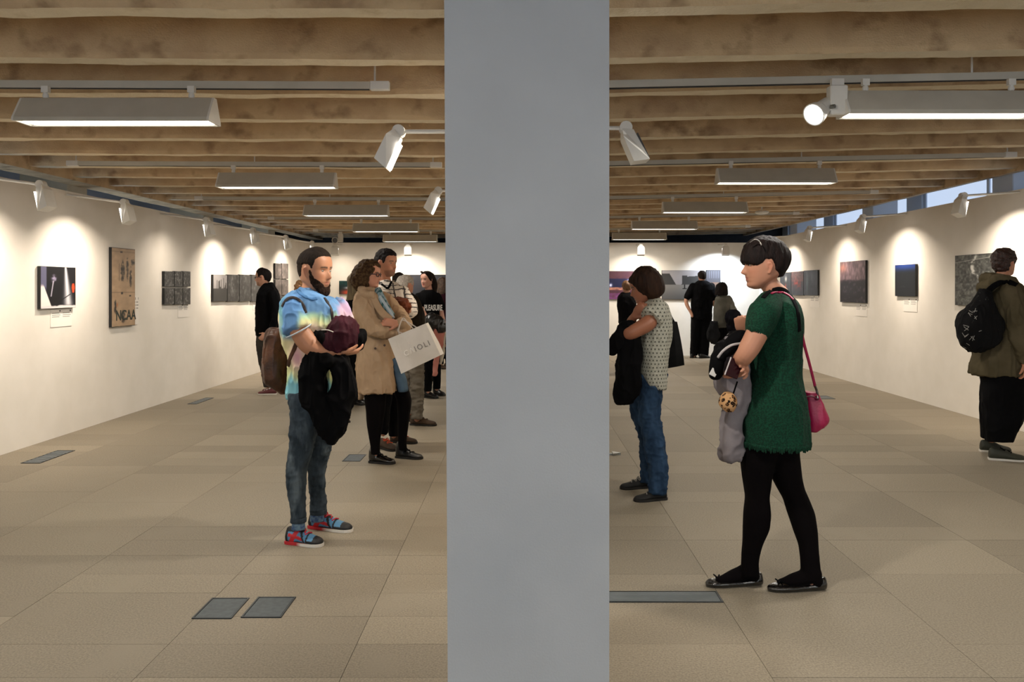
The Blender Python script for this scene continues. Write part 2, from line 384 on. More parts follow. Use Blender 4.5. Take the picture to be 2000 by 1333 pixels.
def spotlight(name_label, base, joint, head_dir, lit_face=True, roll=0, aim=None, power=None, size=128, lens=None, colour=C_WARM):
    """wall-washer on an arm: arm from base to joint, a slanted wedge-shaped head below the joint"""
    base, joint = Vector(base), Vector(joint); d = Vector(head_dir).normalized()
    t = thing('wall_washer', name_label, 'spotlight', joint, 'arm mounted wall washers')
    MB().tube([base, joint], .012, 8, round_ends=False).make('arm', M_LAMPWHITE, t)
    side = (joint - base); side.z = 0; side = Vector((0, 1, 0)) if side.length < .05 else Vector((-side.y, side.x, 0)).normalized()
    MB().tube([joint - side * .03, joint + side * .03], .036, 14, round_ends=False).ell(joint, (.03, .03, .03), n=10).make('joint', M_LAMPWHITE, t)
    f = d.cross(side).normalized()                    # face normal
    if aim is not None and f.dot(Vector(aim) - joint) < 0: f = -f
    M = Matrix((side, d, f)).transposed().to_4x4(); M.translation = joint
    m = MB()
    prof = [(.0, -.025), (.05, -.045), (.20, -.05), (.225, .035), (.03, .03)]
    R = []
    for s in (-1, 1): R.append([(s * .075 if a > .04 else s * .04, a, b) for a, b in prof])
    m.rings([[tuple(M @ Vector(p)) for p in r] for r in R]); m.make('head', M_LAMPWHITE, t)
    face = MB().box(-.062, .062, .06, .215, .034, .040, M); face.make('lens', lens or M_WARMLENS, t)
    if aim is not None:
        light('AREA', M @ Vector((0, .14, .06)), power or P_WALL, colour, aim=aim, parent=t, shape='RECTANGLE', size=.12, size_y=.12, spread=math.radians(size))
    return t
WL = [(6.7, 1.0), (8.1, 1.0), (10.2, .25), (11.95, 1.0), (13.6, 1.1), (15.3, 1.0)]
for i, (Y, k) in enumerate(WL):
    spotlight('wall washer spotlight on a short arm over the left wall, number %s from the camera' % ['one', 'two', 'three', 'four', 'five', 'six'][i],
              (XL + .01, Y, 2.45), (XL + .60, Y, 2.37), (-.06 + .25, 0.05, -1) if True else 0, aim=(XL, Y + .05, 1.10), power=P_WALL * k)
WR = [(8.30, 1.5), (10.75, 1.0), (12.75, .8), (15.3, 1.2)]
for i, (Y, k) in enumerate(WR):
    spotlight('wall washer spotlight on a short arm over the right wall, number %s from the camera' % ['one', 'two', 'three', 'four'][i],
              (XR - .01, Y, 2.50), (XR - .60, Y, 2.46), (-.22, 0, -1), aim=(XR, Y, 1.15), power=P_WALL * k)
for i, (X, cc, k) in enumerate([(-2.45, C_WARM, 1.2), (-0.9, C_WARM, 1.0), (2.50, (1, .88, .75), 1.0), (4.3, C_DAY, 2.2), (-4.0, C_WARM, .3)]):  # the bluish spotlight is added in place of daylight from the right
    spotlight('back wall spotlight ' + ['over the long dark panorama', 'straight behind the grey column', 'above the red stage photograph', 'added for the bluish daylight near the right corner', 'near the left corner'][i],
              (X, YB - .01, 2.44), (X, YB - .62, 2.40), (0, -.05, -1), aim=(X, YB, 1.10), power=P_WALL * k, colour=cc)
# spotlights on the centre partition
spotlight('white wall washer with lit slot on the left side of the column, nearer one', (-0.08, 4.5, 2.385), (-.705, 4.5, 2.385), (-.42, .05, -.9), aim=(-.08, 4.5, 1.3), power=P_WALL * 1.0)
spotlight('white wall washer with lit slot on the left side of the column, farther one', (-0.08, 7.25, 2.385), (-.775, 7.25, 2.385), (-.42, .05, -.9), aim=(-.08, 7.25, 1.3), power=P_WALL * .8)
M_OFFLENS = mat('unlit lens', '4a4c50', rough=0.15, spec=0.8)
spotlight('unlit white wall washer turned away on the right side of the column', (0.2, 4.5, 2.405), (.58, 4.5, 2.405), (.38, -.08, -.85), lens=M_OFFLENS)

def round_spot(label, X, Y, z, tilt, yaw, lit=True, gear=True):
    t = thing('round_spotlight', label, 'spotlight', (X, Y, z), None)
    M = Matrix.Translation((X, Y, z - .160)) @ Matrix.Rotation(yaw, 4, 'Z') @ Matrix.Rotation(tilt, 4, 'Y')
    gb = MB().bbox(X + .035, X + .135, Y - .035, Y + .035, z - .20, z - .03, .006); gb.make('gear_box', M_LAMPWHITE, t)
    MB().box(X + .05, X + .12, Y - .016, Y + .016, z - .032, z + .01).make('track_adapter', M_LAMPWHITE, t)
    def P(r, a, n=22): return [tuple(M @ Vector((a, r * math.cos(q), r * math.sin(q)))) for q in [2 * math.pi * j / n for j in range(n)]]
    MB().rings([P(.03, .075), P(.046, .06), P(.050, -.03), P(.060, -.05), P(.066, -.095), P(.060, -.096), P(.052, -.06)], cap=True).make('head', M_LAMPWHITE, t)
    MB().rings([P(.0525, -.0600), P(.0525, -.068)]).make('lens', M_TUBE if lit else M_OFFLENS, t)
    MB().tube([M @ Vector((.0, -.056, 0)), M @ Vector((0, -.08, 0))], .012, 10, round_ends=False).make('pivot', M_STEEL, t)
    if lit:
        light('SPOT', M @ Vector((-.095, 0, 0)), P_ROUND, (1, .96, .9), aim=M @ Vector((-2, 0, 0)), parent=t, spot_size=1.6, spot_blend=.6, shadow_soft_size=.05)
round_spot('round lit spotlight on the nearest track right of the column', xat(1606, 4.55), 4.55, zat(158, 4.55), -.50, .62)
def assumed_spot(label, X, Y, z, aim, power):
    t = thing('round_spotlight', label, 'spotlight', (X, Y, z)); dd = (Vector(aim) - Vector((X, Y, z))).normalized(); c_ = Vector((X, Y, z))
    MB().tube([c_ - dd * .05, c_ + dd * .06], [.04, .055], 18, round_ends=False).make('head', M_LAMPWHITE, t)
    MB().tube([c_, c_ + Vector((0, 0, 3.13 - z))], .009, 8, round_ends=False).make('stem', M_LAMPWHITE, t)
    MB().tube([c_ + dd * .0605, c_ + dd * .063], .048, 18, round_ends=False).make('lens', M_TUBE, t)
    light('SPOT', c_ + dd * .08, power, (1, .93, .82), aim=aim, parent=t, spot_size=1.75, spot_blend=.7, shadow_soft_size=.05)
assumed_spot('assumed unseen round spotlight behind the column turned towards the tie-dye man', .05, 4.75, 2.62, (-2.3, 4.6, 0), P_ROUND * 2.2)  # unseen spotlight assumed from the floor shadow beside him, added to cast it
assumed_spot('assumed unseen round spotlight close behind the column turned towards the right wall', .2, 2.9, 2.62, (2.6, 4.6, 0), P_ROUND * 1.8)  # unseen lamp assumed behind the column, added for the shadows falling right
round_spot('small round spotlight on the farthest left track above the back wall', xat(657, 16.4), 16.4, 2.640, -.1, 1.45, lit=False)
# small sensor under the ceiling
t = thing('ceiling_sensor', 'small white sensor hanging under the ceiling right of the column', 'sensor', tuple(W(1488, 415, 12.6)))
p = W(1488, 415, 12.6); MB().tube([(p.x, p.y, p.z), (p.x, p.y, 2.85)], .012, 8, round_ends=False).make('stem', M_LAMPWHITE, t)
MB().ell(p, (.11, .11, .035), n=14).make('dome', M_LAMPWHITE, t)

# ------------------------------------------------------------------ pictures on the walls
M_PRINT = mat('photographic print', 'ffffff', rough=0.45, attr=True, spec=0.3)
M_EDGE = mat('black panel edge', '161616', '1d1d1e', rough=0.6)
M_CARD = mat('caption card', 'e6e1d9', rough=0.8)
M_INK = mat('grey print ink', '8b8680', rough=0.8)
M_INKDARK = mat('dark print ink', '3a3a3a', rough=0.8)
def wallpt(wall, a, z, off):
    return {'L': (XL + off, a, z), 'R': (XR - off, a, z), 'B': (a, YB - off, z)}[wall]
def panel(wall, a0, a1, z0, z1, fn, label, group=None, name='photo_panel', th=.035, res=64, cat='photograph', split=None):
    """a mounted print: black-edged board with the print on its face; a runs left to right as seen"""
    t = thing(name, label, cat, wallpt(wall, (a0 + a1) / 2, (z0 + z1) / 2, .004), group)
    lo, hi = min(a0, a1), max(a0, a1)
    b = {'L': (XL + .004, XL + th, lo, hi, z0, z1), 'R': (XR - th, XR - .004, lo, hi, z0, z1), 'B': (lo, hi, YB - th, YB - .004, z0, z1)}[wall]
    MB().box(*b).make('board', M_EDGE, t)
    w, h = abs(a1 - a0), z1 - z0; n = max(8, int(res * min(1, w / h * 1.0) if w < h else res)); m = max(8, int(n * h / w))
    U, V = np.meshgrid(np.linspace(0, 1, n + 1), np.linspace(0, 1, m + 1))
    C = np.zeros((m + 1, n + 1, 3)); C[:] = np.clip(fn(U, V, w / h), 0, 1)
    e = .006
    AA = a0 + (a1 - a0) * (e + U * (1 - 2 * e)); ZZ = z0 + (z1 - z0) * (e + V * (1 - 2 * e))
    X = np.array([wallpt(wall, a, z, th + .0012) for a, z in zip(AA.ravel(), ZZ.ravel())])
    Fs = [(j * (n + 1) + i, j * (n + 1) + i + 1, (j + 1) * (n + 1) + i + 1, (j + 1) * (n + 1) + i) for j in range(m) for i in range(n)]
    make('print', X, Fs, M_PRINT, t, cols=linA(C.reshape(-1, 3)))
    return t
def px_panel(wall, x0, x1, yt, yb, fn, label, near=None, **k):
    """corner pixels measured on the photograph turned into metres on the wall"""
    if wall == 'B': a0, a1, Y = xat(x0, YB), xat(x1, YB), YB
    else:
        X = XL if wall == 'L' else XR
        a0, a1 = X * F / (x0 - CX), X * F / (x1 - CX); Y = min(a0, a1)
    return panel(wall, a0, a1, zat(yb, Y), zat(yt, Y), fn, label, **k)
def card(wall, x0, x1, yt, yb, label, lines=3):
    if wall == 'B': a0, a1, Y = xat(x0, YB), xat(x1, YB), YB
    else:
        X = XL if wall == 'L' else XR
        a0, a1 = X * F / (x0 - CX), X * F / (x1 - CX); Y = min(a0, a1)
    z0, z1 = zat(yb, Y), zat(yt, Y)
    t = thing('caption_card', label, 'caption card', wallpt(wall, (a0 + a1) / 2, (z0 + z1) / 2, .002), 'caption cards beside the pictures')
    def bx(p, q, r, s, o0, o1):
        u0, u1 = a0 + (a1 - a0) * p, a0 + (a1 - a0) * q; u0, u1 = min(u0, u1), max(u0, u1); v0, v1 = z0 + (z1 - z0) * r, z0 + (z1 - z0) * s
        return {'L': (XL + o0, XL + o1, u0, u1, v0, v1), 'R': (XR - o1, XR - o0, u0, u1, v0, v1), 'B': (u0, u1, YB - o1, YB - o0, v0, v1)}[wall]
    MB().box(*bx(0, 1, 0, 1, .001, .005)).make('card', M_CARD, t)
    m = MB()
    for c in (0, 1):
        for l in range(lines): m.box(*bx(.06 + .5 * c, .40 + .5 * c + .05 * (l % 2), .76 - l * .035 * 3, .775 - l * .035 * 3 + .02, .005, .0056))
    m.make('text_lines', M_INK, t)
    m = MB()
    for c in (0, 1): m.box(*bx(.40 + .5 * c, .46 + .5 * c, .86, .94, .005, .0056))
    m.make('number_mark', M_INKDARK, t)
def rgb(U, *c): return np.ones(U.shape + (3,)) * np.array(c)
def mixc(A, B, t): return A * (1 - t[..., None]) + np.asarray(B) * t[..., None]
def g2(U, V, cx, cy, sx, sy): return np.exp(-((U - cx) / sx) ** 2 - ((V - cy) / sy) ** 2)
def art_grey(seed, base=.16, amp=.35, sc=7, tint=(1, 1, 1), hor=None):
    def f(U, V, asp):
        n = vnoise(U * asp, V, sc, seed, 4); v = base + amp * np.clip(n - .45, 0, 1) * 2
        v = v * (.6 + .6 * vnoise(U * asp, V, 2, seed + 5, 2))
        if hor is not None: v = np.where(V > hor, v * .6 + .3, v * .7)
        return v[..., None] * np.array(tint)
    return f
def art_a(U, V, asp):
    C = rgb(U, .05, .05, .07)
    C = mixc(C, (.36, .36, .46), sst(.17, .14, U) * sst(.35, .55, V))
    C = mixc(C, (.90, .86, .84), sst(.02, .0, U - .30 + V * .42) * sst(.60, .50, V) * (U < .34))
    b = np.exp(-((U - .70 - .09 * (1 - V)) / (.03 + .10 * (1 - V))) ** 2); C = mixc(C, (.80, .80, .82), np.clip(b * .95, 0, 1) * sst(.02, .1, V))
    C = mixc(C, (.93, .25, .10), np.clip(sst(.055 + .0, .04, np.abs(U - .93) + .2 * np.abs(V - .50)), 0, 1) * (np.abs(V - .49) < .11))
    C = mixc(C, (.55, .52, .62), np.clip(g2(U, V, .36, .72, .09, .10) * vnoise(U, V, 22, 4) * 2.0 - .25, 0, 1))
    C = mixc(C, (.62, .60, .66), sst(.022, .010, np.abs(U - .31 - .18 * (V - .45))) * (V > .28) * (V < .66))
    C = mixc(C, (.04, .04, .05), sst(.018, .008, np.abs(V - .12 - .55 * (U - .45))) * (U > .42) * (U < .85))
    C = mixc(C, (.82, .80, .80), sst(.05, .02, V - .05 * vnoise(U, V, 9, 3)))
    return C
def art_b(U, V, asp):
    C = rgb(U, .66, .56, .45) * (.9 + .2 * vnoise(U, V * 3, 6, 2)[..., None])
    ink = (.13, .12, .11)
    def blot(cx, cy, sx, sy, s): return np.clip(g2(U, V, cx, cy, sx, sy) * 2.4 * vnoise(U * 1.2, V * 3.2, 11, s, 3) - .45, 0, 1) ** .6
    for q in ((.45, .70, .10, .16, 1), (.66, .74, .06, .15, 2), (.80, .64, .06, .14, 3), (.45, .12, .12, .09, 4), (.14, .25, .06, .10, 5), (.90, .84, .10, .05, 6)): C = mixc(C, ink, blot(*q))
    for v in (.955, .43): C = mixc(C, ink, sst(.006, .002, np.abs(V - v)) * .8)
    C = mixc(C, ink, sst(.012, .006, np.abs(U - .30)) * (V > .58) * (V < .80) * .8)
    for cx, cy in ((.40, .955), (.42, .425), (.78, .39)): C = mixc(C, (.16, .13, .11), ((np.abs(U - cx) < .045) & (np.abs(V - cy) < .014)).astype(float))
    C = mixc(C, (.65, .32, .15), np.clip(g2(U, V, .22, .28, .05, .04) * vnoise(U, V * 3, 14, 7) * 2 - .5, 0, 1))
    return C
def art_forest(U, V, asp):
    sky = .45 + .12 * vnoise(U, V, 3, 1); C = sky[..., None] * np.array((1, .98, .98))
    tr = (V < .50 + .45 * hash2(np.floor(U * 17), 0 * U, 3) * (hash2(np.floor(U * 17), 0 * U, 5) > .4)) & (V > .45)
    C = mixc(C, (.16, .16, .16), tr.astype(float)); C = mixc(C, (.15, .15, .15), (V < .50).astype(float) * .95); return C
def art_pano(U, V, asp):
    C = mixc(rgb(U, .10, .10, .12), (.16, .17, .20), vnoise(U * asp, V, 3, 2)); C = mixc(C, (.75, .78, .85), sst(.012, .004, np.abs(V - .1 - (U - .55) * 1.6)) * (U > .55) * (U < .9)); return C
def art_stage(U, V, asp):
    C = mixc(rgb(U, .22, .12, .20), (.30, .18, .20), vnoise(U * asp, V, 8, 2))
    C = mixc(C, (.06, .07, .20), ((U > .2) & (U < .75) & (V > .42) & (V < .74)).astype(float))
    C = mixc(C, (.80, .10, .16), ((U < .17) & (V > .42) & (V < .74)).astype(float))
    C = mixc(C, (.85, .60, .45), ((V > .34) & (V < .42)).astype(float) * vnoise(U, V, 20, 4)); C = mixc(C, (.55, .30, .60), (V < .22) * vnoise(U, V, 20, 5) * .9)
    C = mixc(C, (.85, .88, 1), g2(U, V, .31, .5, .02, .06)); C = mixc(C, (.7, .75, 1), g2(U, V, .58, .66, .03, .06)); return C
def art_butte(U, V, asp):
    C = rgb(U, .50, .49, .50) * (.85 + .3 * V[..., None]) * (.95 + .1 * vnoise(U, V, 5, 3)[..., None])
    rock = (V > .5) & ((U < .17) & (V < .90) | (U >= .17) & (U < .33) & (V < .9 - (U - .17) * 2.6) | (np.abs(U - .52) < .06) & (V < .82) | (U > .44) & (V < .54 + .25 * sst(.44, .6, U) + .1 * (U - .6)))
    C = mixc(C, (.20, .20, .20), rock.astype(float)); C = mixc(C, (.42, .41, .40), (V <= .5).astype(float)); C = mixc(C, (.24, .24, .24), sst(.5, .0, V) * .6)
    C = mixc(C, (.05, .05, .05), ((np.abs(U - .52) < .012) & (np.abs(V - .44) < .07) | (np.abs(U - .52) < .05) & (np.abs(V - .37) < .015)).astype(float)); return C
def art_facade(U, V, asp):
    C = rgb(U, .24, .24, .26); C = mixc(C, (.36, .36, .40), ((np.sin(U * 40) > .6) & (V > .62) & (V < .95)).astype(float) * .6)
    C = mixc(C, (.42, .32, .26), ((V < .42) & (V > .1)).astype(float) * (.5 + .5 * vnoise(U, V, 15, 3))); return C
def art_small(U, V, asp):
    C = mixc(rgb(U, .06, .13, .14), (.10, .30, .28), sst(.5, .9, V) * vnoise(U, V, 6, 2)); C = mixc(C, (.75, .28, .18), g2(U, V, .45, .12, .35, .22)); C = mixc(C, (.9, .86, .9), g2(U, V, .5, .48, .2, .08)); return C
def art_crowd(U, V, asp):
    sk = rgb(U, .34, .28, .30) * (.7 + .6 * vnoise(U * 3, V, 8, 3)[..., None]); sk = mixc(sk, (.62, .52, .55), np.clip(vnoise(U * 6, V * 2, 5, 9) * 1.6 - .7, 0, 1)); sk = mixc(sk, (.75, .48, .40), g2(U, V, .1, .85, .15, .1) * .6)
    cr = np.clip(vnoise(U, V, 16, 6) * 2.2 - 1.2, 0, 1); C2 = mixc(rgb(U, .07, .06, .08), (.50, .42, .46), cr * .7)
    k = sst(.60, .54, V + .06 * vnoise(U, V, 12, 4)); return sk * (1 - k[..., None]) + C2 * k[..., None]
def art_blue(U, V, asp):
    C = mixc(rgb(U, .05, .07, .09), (.06, .09, .12), vnoise(U, V, 6, 3)); C = mixc(C, (.10, .22, .50), sst(.72, .98, V) * .9); return mixc(C, (.3, .3, .3), g2(U, V, .4, .3, .12, .02) * vnoise(U, V, 30, 2))
def art_aerial(U, V, asp):
    n = vnoise(U, V, 26, 3, 4) ** 1.5; C = (.13 + .42 * n)[..., None] * np.array((1, 1.02, .98))
    pth = .50 + .10 * np.sin(V * 6) + .12 * (vnoise(U * 0, V, 6, 8) - .5)
    C = mixc(C, (.78, .78, .76), np.clip(np.exp(-((U - pth) / (.05 + .05 * (1 - V))) ** 2) * 3.0 * vnoise(U, V, 22, 5) - .85, 0, 1))
    C = mixc(C, (.60, .60, .58), sst(.012, .004, np.abs(V - .88 - .1 * (U - .2))) * .7); C = mixc(C, (.10, .10, .12), g2(U, V, .55, .42, .05, .08))
    return C
def art_triple(k):
    def f(U, V, asp):
        C = rgb(U, .13, .13, .16) * (.3 + 1.5 * vnoise(U, V, 9, k, 4)[..., None] ** 1.3)
        if k == 0: C = mixc(C, (.8, .8, .78), g2(U, V, .55, .72, .10, .12)); C = mixc(C, (.72, .25, .12), g2(U, V, .52, .38, .06, .12)); C = mixc(C, (.03, .03, .04), sst(.35, .5, np.abs(U - .5)) * .7)
        if k == 1: C = mixc(C, (.45, .30, .28), (V > .6) * vnoise(U, V, 18, 4)); C = mixc(C, (.70, .16, .07), np.clip(vnoise(U, V, 8, 6) * 2 - .7, 0, 1) * g2(U, V, .5, .45, .5, .18))
        if k == 2: C = mixc(C, (.40, .45, .48), g2(U, V, .25, .5, .10, .5) * .7 + g2(U, V, .6, .7, .07, .2) * .4)
        return C
    return f
px_panel('L', 72, 141, 520, 604, art_a, 'square dark photo panel with white beam and orange triangle, nearest on the left wall', res=110)
nb = px_panel('L', 212, 258, 483, 640, art_b, 'tall tan poster with black ink figures and letters near the bottom', res=100, cat='poster')
card('L', 98, 139, 605, 640, 'white caption card under the dark square panel on the left wall')
card('L', 259, 270, 578, 635, 'narrow caption card right of the tall tan poster')
for r in range(2):
    for c in range(3):
        px_panel('L', [316, 336, 352.5][c], [335, 351.5, 367][c], [530, 563][r], [560, 595.5][r] if c < 9 else 0, art_grey(10 + r * 3 + c, amp=.5, sc=9),
                 '%s row %s panel of the six small dark photographs on the left wall' % (['upper', 'lower'][r], ['left', 'middle', 'right'][c]), group='six small dark photographs', res=40)
card('L', 347, 367, 594, 621, 'caption card under the six small dark photographs')
dx = [412, 440, 464, 487, 507.5]
for c in range(4):
    px_panel('L', dx[c], dx[c + 1] - .8, 536.5, 589.5, art_forest if c == 0 else art_grey(30 + c, base=.2, amp=.3, sc=8),
             ['grey photograph of tall tree trunks, first in the strip of four', 'second dark panel in the strip of four photographs', 'third dark panel in the strip of four photographs', 'fourth panel in the strip, beside the man in black jacket'][c], group='strip of four photographs', res=44)
card('L', 493, 505, 588, 606, 'caption card under the strip of four photographs')
for r in range(3):
    for c in range(2):
        px_panel('L', [534, 547.3][c], [546.6, 559.5][c], [514.5, 546.5, 579][r], [544.5, 577, 609][r], art_grey(50 + r * 2 + c, base=.36, amp=.25, sc=8, tint=(1, .93, .90)),
                 '%s %s panel of the pale grey block of six near the far left corner' % (['top', 'middle', 'bottom'][r], ['left', 'right'][c]), group='pale grey block of six', res=30)
px_panel('B', 663, 702, 549, 575, art_small, 'small teal and red photograph on the back wall left of the curly haired woman')
px_panel('B', 775, 872, 537, 578, art_pano, 'long near-black panorama on the back wall behind the pleasure shirt woman', res=90)
card('B', 668, 674, 580, 584, 'tiny caption card under the small teal photograph', 1)
px_panel('B', 1150, 1286, 530, 585, art_stage, 'wide red and purple stage photograph on the back wall right of the column', res=110)
px_panel('B', 1292, 1378, 528.5, 585, art_butte, 'grey desert landscape photograph on the back wall', res=110)
px_panel('B', 1379, 1407, 527.5, 570, art_facade, 'small dark facade photograph right of the desert landscape', res=50)
for c in range(3):
    px_panel('R', [1527, 1549, 1573.5][c], [1548.4, 1572.8, 1601][c], [532, 530, 527.5][c], [578, 577.5, 577.5][c], art_triple(c),
             ['left panel of the dark triptych behind the green dress woman', 'orange-lit middle panel of the dark triptych', 'blue-grey right panel of the dark triptych'][c], group='dark triptych on the right wall', res=50)
card('R', 1583, 1601, 578, 601, 'caption card under the dark triptych')
px_panel('R', 1645, 1695, 508.5, 592.5, art_crowd, 'brown crowd photograph under a pinkish sky on the right wall', res=90)
card('R', 1672, 1694, 595, 619, 'caption card under the brown crowd photograph')
px_panel('R', 1753, 1793, 516, 579.5, art_blue, 'near-black photograph with blue top edge on the right wall', res=60)
card('R', 1765, 1792, 583, 610, 'caption card under the near-black blue-topped photograph')
px_panel('R', 1871, 1965, 493, 600, art_aerial, 'grey aerial photograph beside the head of the man with the backpack', res=170)

def text_mesh(name, txt, size, M, m, parent, extrude=.0006, spacing=1.0, bold=0.0):
    cu = bpy.data.curves.new(name, 'FONT'); cu.body = txt; cu.size = size; cu.extrude = extrude; cu.space_character = spacing; cu.offset = bold
    cu.align_x = 'CENTER'; cu.align_y = 'CENTER'
    tmp = bpy.data.objects.new(name, cu); COL.objects.link(tmp)
    dg = bpy.context.evaluated_depsgraph_get(); me = bpy.data.meshes.new_from_object(tmp.evaluated_get(dg)); bpy.data.objects.remove(tmp)
    V = np.array([M @ v.co for v in me.vertices]); Fs = [list(p.vertices) for p in me.polygons]
    return make(name, V, Fs, m, parent)
# letters on the tan poster (wall faces +x, reading direction +y)
p0, p1 = XL * F / (212 - CX), XL * F / (258 - CX)
Mp = Matrix(((0, 0, 1, XL + .038), (1, 0, 0, (p0 + p1) / 2 + .05), (0, 1, 0, zat(617, (p0 + p1) / 2)), (0, 0, 0, 1)))
text_mesh('lettering', 'NCAA', .165, Mp, mat('poster ink', '26302a', rough=.7), nb, bold=.003)
# ------------------------------------------------------------------ figure tools
def noise3(P, f, s=0):
    q = P * np.asarray(f); i = np.floor(q); r = q - i; r = r * r * (3 - 2 * r); t = 0
    def h(a, b, c):
        v = np.sin(a * 127.1 + b * 311.7 + c * 74.7 + s * 13.7) * 43758.5453; return v - np.floor(v)
    for dx in (0, 1):
        for dy in (0, 1):
            for dz in (0, 1):
                w = (r[:, 0] if dx else 1 - r[:, 0]) * (r[:, 1] if dy else 1 - r[:, 1]) * (r[:, 2] if dz else 1 - r[:, 2])
                t = t + w * h(i[:, 0] + dx, i[:, 1] + dy, i[:, 2] + dz)
    return t
def remesh(mb, vox):
    me = bpy.data.meshes.new('tmp'); me.from_pydata(mb.V().tolist(), [], mb.f); o = bpy.data.objects.new('tmp', me); COL.objects.link(o)
    m = o.modifiers.new('r', 'REMESH'); m.mode = 'VOXEL'; m.voxel_size = vox
    ev = o.evaluated_get(bpy.context.evaluated_depsgraph_get()); e = ev.to_mesh()
    V = np.empty(len(e.vertices) * 3); e.vertices.foreach_get('co', V)
    Q = np.empty(len(e.loops), int); e.loops.foreach_get('vertex_index', Q)
    ev.to_mesh_clear(); bpy.data.objects.remove(o); bpy.data.meshes.remove(me)
    return V.reshape(-1, 3), Q.reshape(-1, 4)
def relax(V, Q, it=2, w=None):
    a = np.concatenate([Q[:, 0], Q[:, 1], Q[:, 2], Q[:, 3]]); b = np.concatenate([Q[:, 1], Q[:, 2], Q[:, 3], Q[:, 0]])
    cnt = np.bincount(a, minlength=len(V)) + np.bincount(b, minlength=len(V))
    for _ in range(it):
        S_ = np.stack([np.bincount(a, V[b, k], len(V)) + np.bincount(b, V[a, k], len(V)) for k in range(3)], 1) / np.maximum(cnt, 1)[:, None]
        V = V + (S_ - V) * (.6 if w is None else .6 * w[:, None])
    return V
def normals(V, Q):
    n = np.cross(V[Q[:, 2]] - V[Q[:, 0]], V[Q[:, 3]] - V[Q[:, 1]]); N_ = np.stack([np.bincount(Q.ravel(), np.repeat(n[:, k], 4), len(V)) for k in range(3)], 1)
    return N_ / (np.linalg.norm(N_, axis=1)[:, None] + 1e-12)
def loft(rows, Y, m=30, pw=2.3, step=5.0, mb=None):
    """rows (y, x left, x right, half depth[, depth offset]) read off the photograph -> elliptical rings at depth Y"""
    rows = [tuple(r) + ((0,) if len(r) == 4 else ()) for r in rows]
    A = np.array(rows, float); n = max(6, int((A[-1, 0] - A[0, 0]) / step * max(1, Y / 8))) + 1
    ys = np.linspace(A[0, 0], A[-1, 0], n); B = np.stack([np.interp(ys, A[:, 0], A[:, k]) for k in range(5)], 1)
    for _ in range(2): B[1:-1] = (B[:-2] + 2 * B[1:-1] + B[2:]) / 4
    R = []
    for y, xl, xr, d, off in B:
        D = Y + off; X = xat((xl + xr) / 2, D); w = (xr - xl) / 2 / F * D; z = zat(y, D)
        R.append([(X + w * math.copysign(abs(math.cos(t)) ** (2 / pw), math.cos(t)), D + d * math.copysign(abs(math.sin(t)) ** (2 / pw), math.sin(t)), z) for t in [2 * math.pi * j / m for j in range(m)]])
    return (mb or MB()).rings(R)

HZ = [0, .03, .08, .14, .19, .225, .25, .30, .33, .40, .46, .5, .56, .65, .75, .85, .93, .975, 1]
HF = [.20, .31, .355, .338, .362, .350, .368, .362, .362, .362, .358, .352, .378, .388, .37, .30, .20, .11, 0]
HB = [-.10, -.06, .0, .10, .20, .26, .34, .37, .385, .42, .44, .45, .46, .46, .43, .36, .25, .15, 0]
HS = [.09, .15, .20, .24, .262, .275, .283, .295, .30, .315, .325, .33, .335, .338, .328, .295, .215, .13, 0]
def head_pts(offset=None, n=72, rows=64, male=True):
    z = np.concatenate([np.linspace(0, .9, int(rows * .8)), .9 + .1 * np.sin(np.linspace(0, math.pi / 2, int(rows * .2) + 1))[1:]]); z[-1] = .9995
    t = np.linspace(0, 2 * math.pi, n, endpoint=False); T, Z = np.meshgrid(t, z)
    def I(tab):
        v = np.interp(z, HZ, tab); u = v.copy()
        for _ in range(1): u[1:-1] = (u[:-2] + 2 * u[1:-1] + u[2:]) / 4
        return u[:, None]
    c, s = np.cos(T), np.sin(T); xf, xb, ys = I(HF), I(HB), I(HS)
    p = .88; xc = np.interp(Z, [0, .08, .14, .20, .26], [.18, .14, .09, .03, 0])
    X = xc + np.where(c > 0, (xf - xc) * np.abs(c) ** p, -(xb + xc) * np.abs(c)); Yy = ys * np.sign(s) * np.abs(s) ** np.where(c > 0, .80, .92)
    ay = np.abs(Yy); front = c > 0
    if male: X += front * .012 * np.exp(-((Z - .57) / .03) ** 2) * (ay < .22)
    X -= front * .040 * np.exp(-((ay - .135) / .055) ** 2 - ((Z - .495) / .040) ** 2)
    X += front * .022 * np.exp(-((ay - .135) / .045) ** 2 - ((Z - .49) / .020) ** 2)
    prof = np.interp(Z, [.285, .305, .335, .37, .42, .47, .52, .55], [0, .060, .135, .120, .080, .046, .020, 0] if male else [0, .055, .122, .104, .066, .036, .014, 0])
    wid = np.interp(Z, [.29, .33, .42, .52], [.056, .054, .036, .032])
    X += front * prof * np.exp(-(Yy / wid) ** 2)
    X += front * .012 * np.exp(-((ay - .155) / .07) ** 2 - ((Z - .37) / .06) ** 2)
    X -= front * .012 * np.exp(-(Yy / .12) ** 2 - ((Z - .225) / .010) ** 2) + front * .014 * np.exp(-(Yy / .12) ** 2 - ((Z - .145) / .022) ** 2)
    X += front * .016 * np.exp(-(Yy / .075) ** 2) * (np.exp(-((Z - .25) / .014) ** 2) + np.exp(-((Z - .195) / .016) ** 2))
    P = np.stack([X, Yy, Z], -1)
    if offset is not None:
        deg = np.degrees(np.arccos(np.clip(c, -1, 1))); d = P - np.array([-.03, 0, .45]); d /= np.linalg.norm(d, axis=-1, keepdims=True)
        P = P + d * offset(deg, Z, Yy, X)[..., None]
    return P
SKIN = {}
def skinmat(): return mat('skin', 'ffffff', rough=.5, attr=True, bump=.03, bscale=500, spec=.4)
M_EYE = mat('eye white', 'a89c92', rough=.3); M_IRIS = mat('iris', '2a1c14', rough=.15)
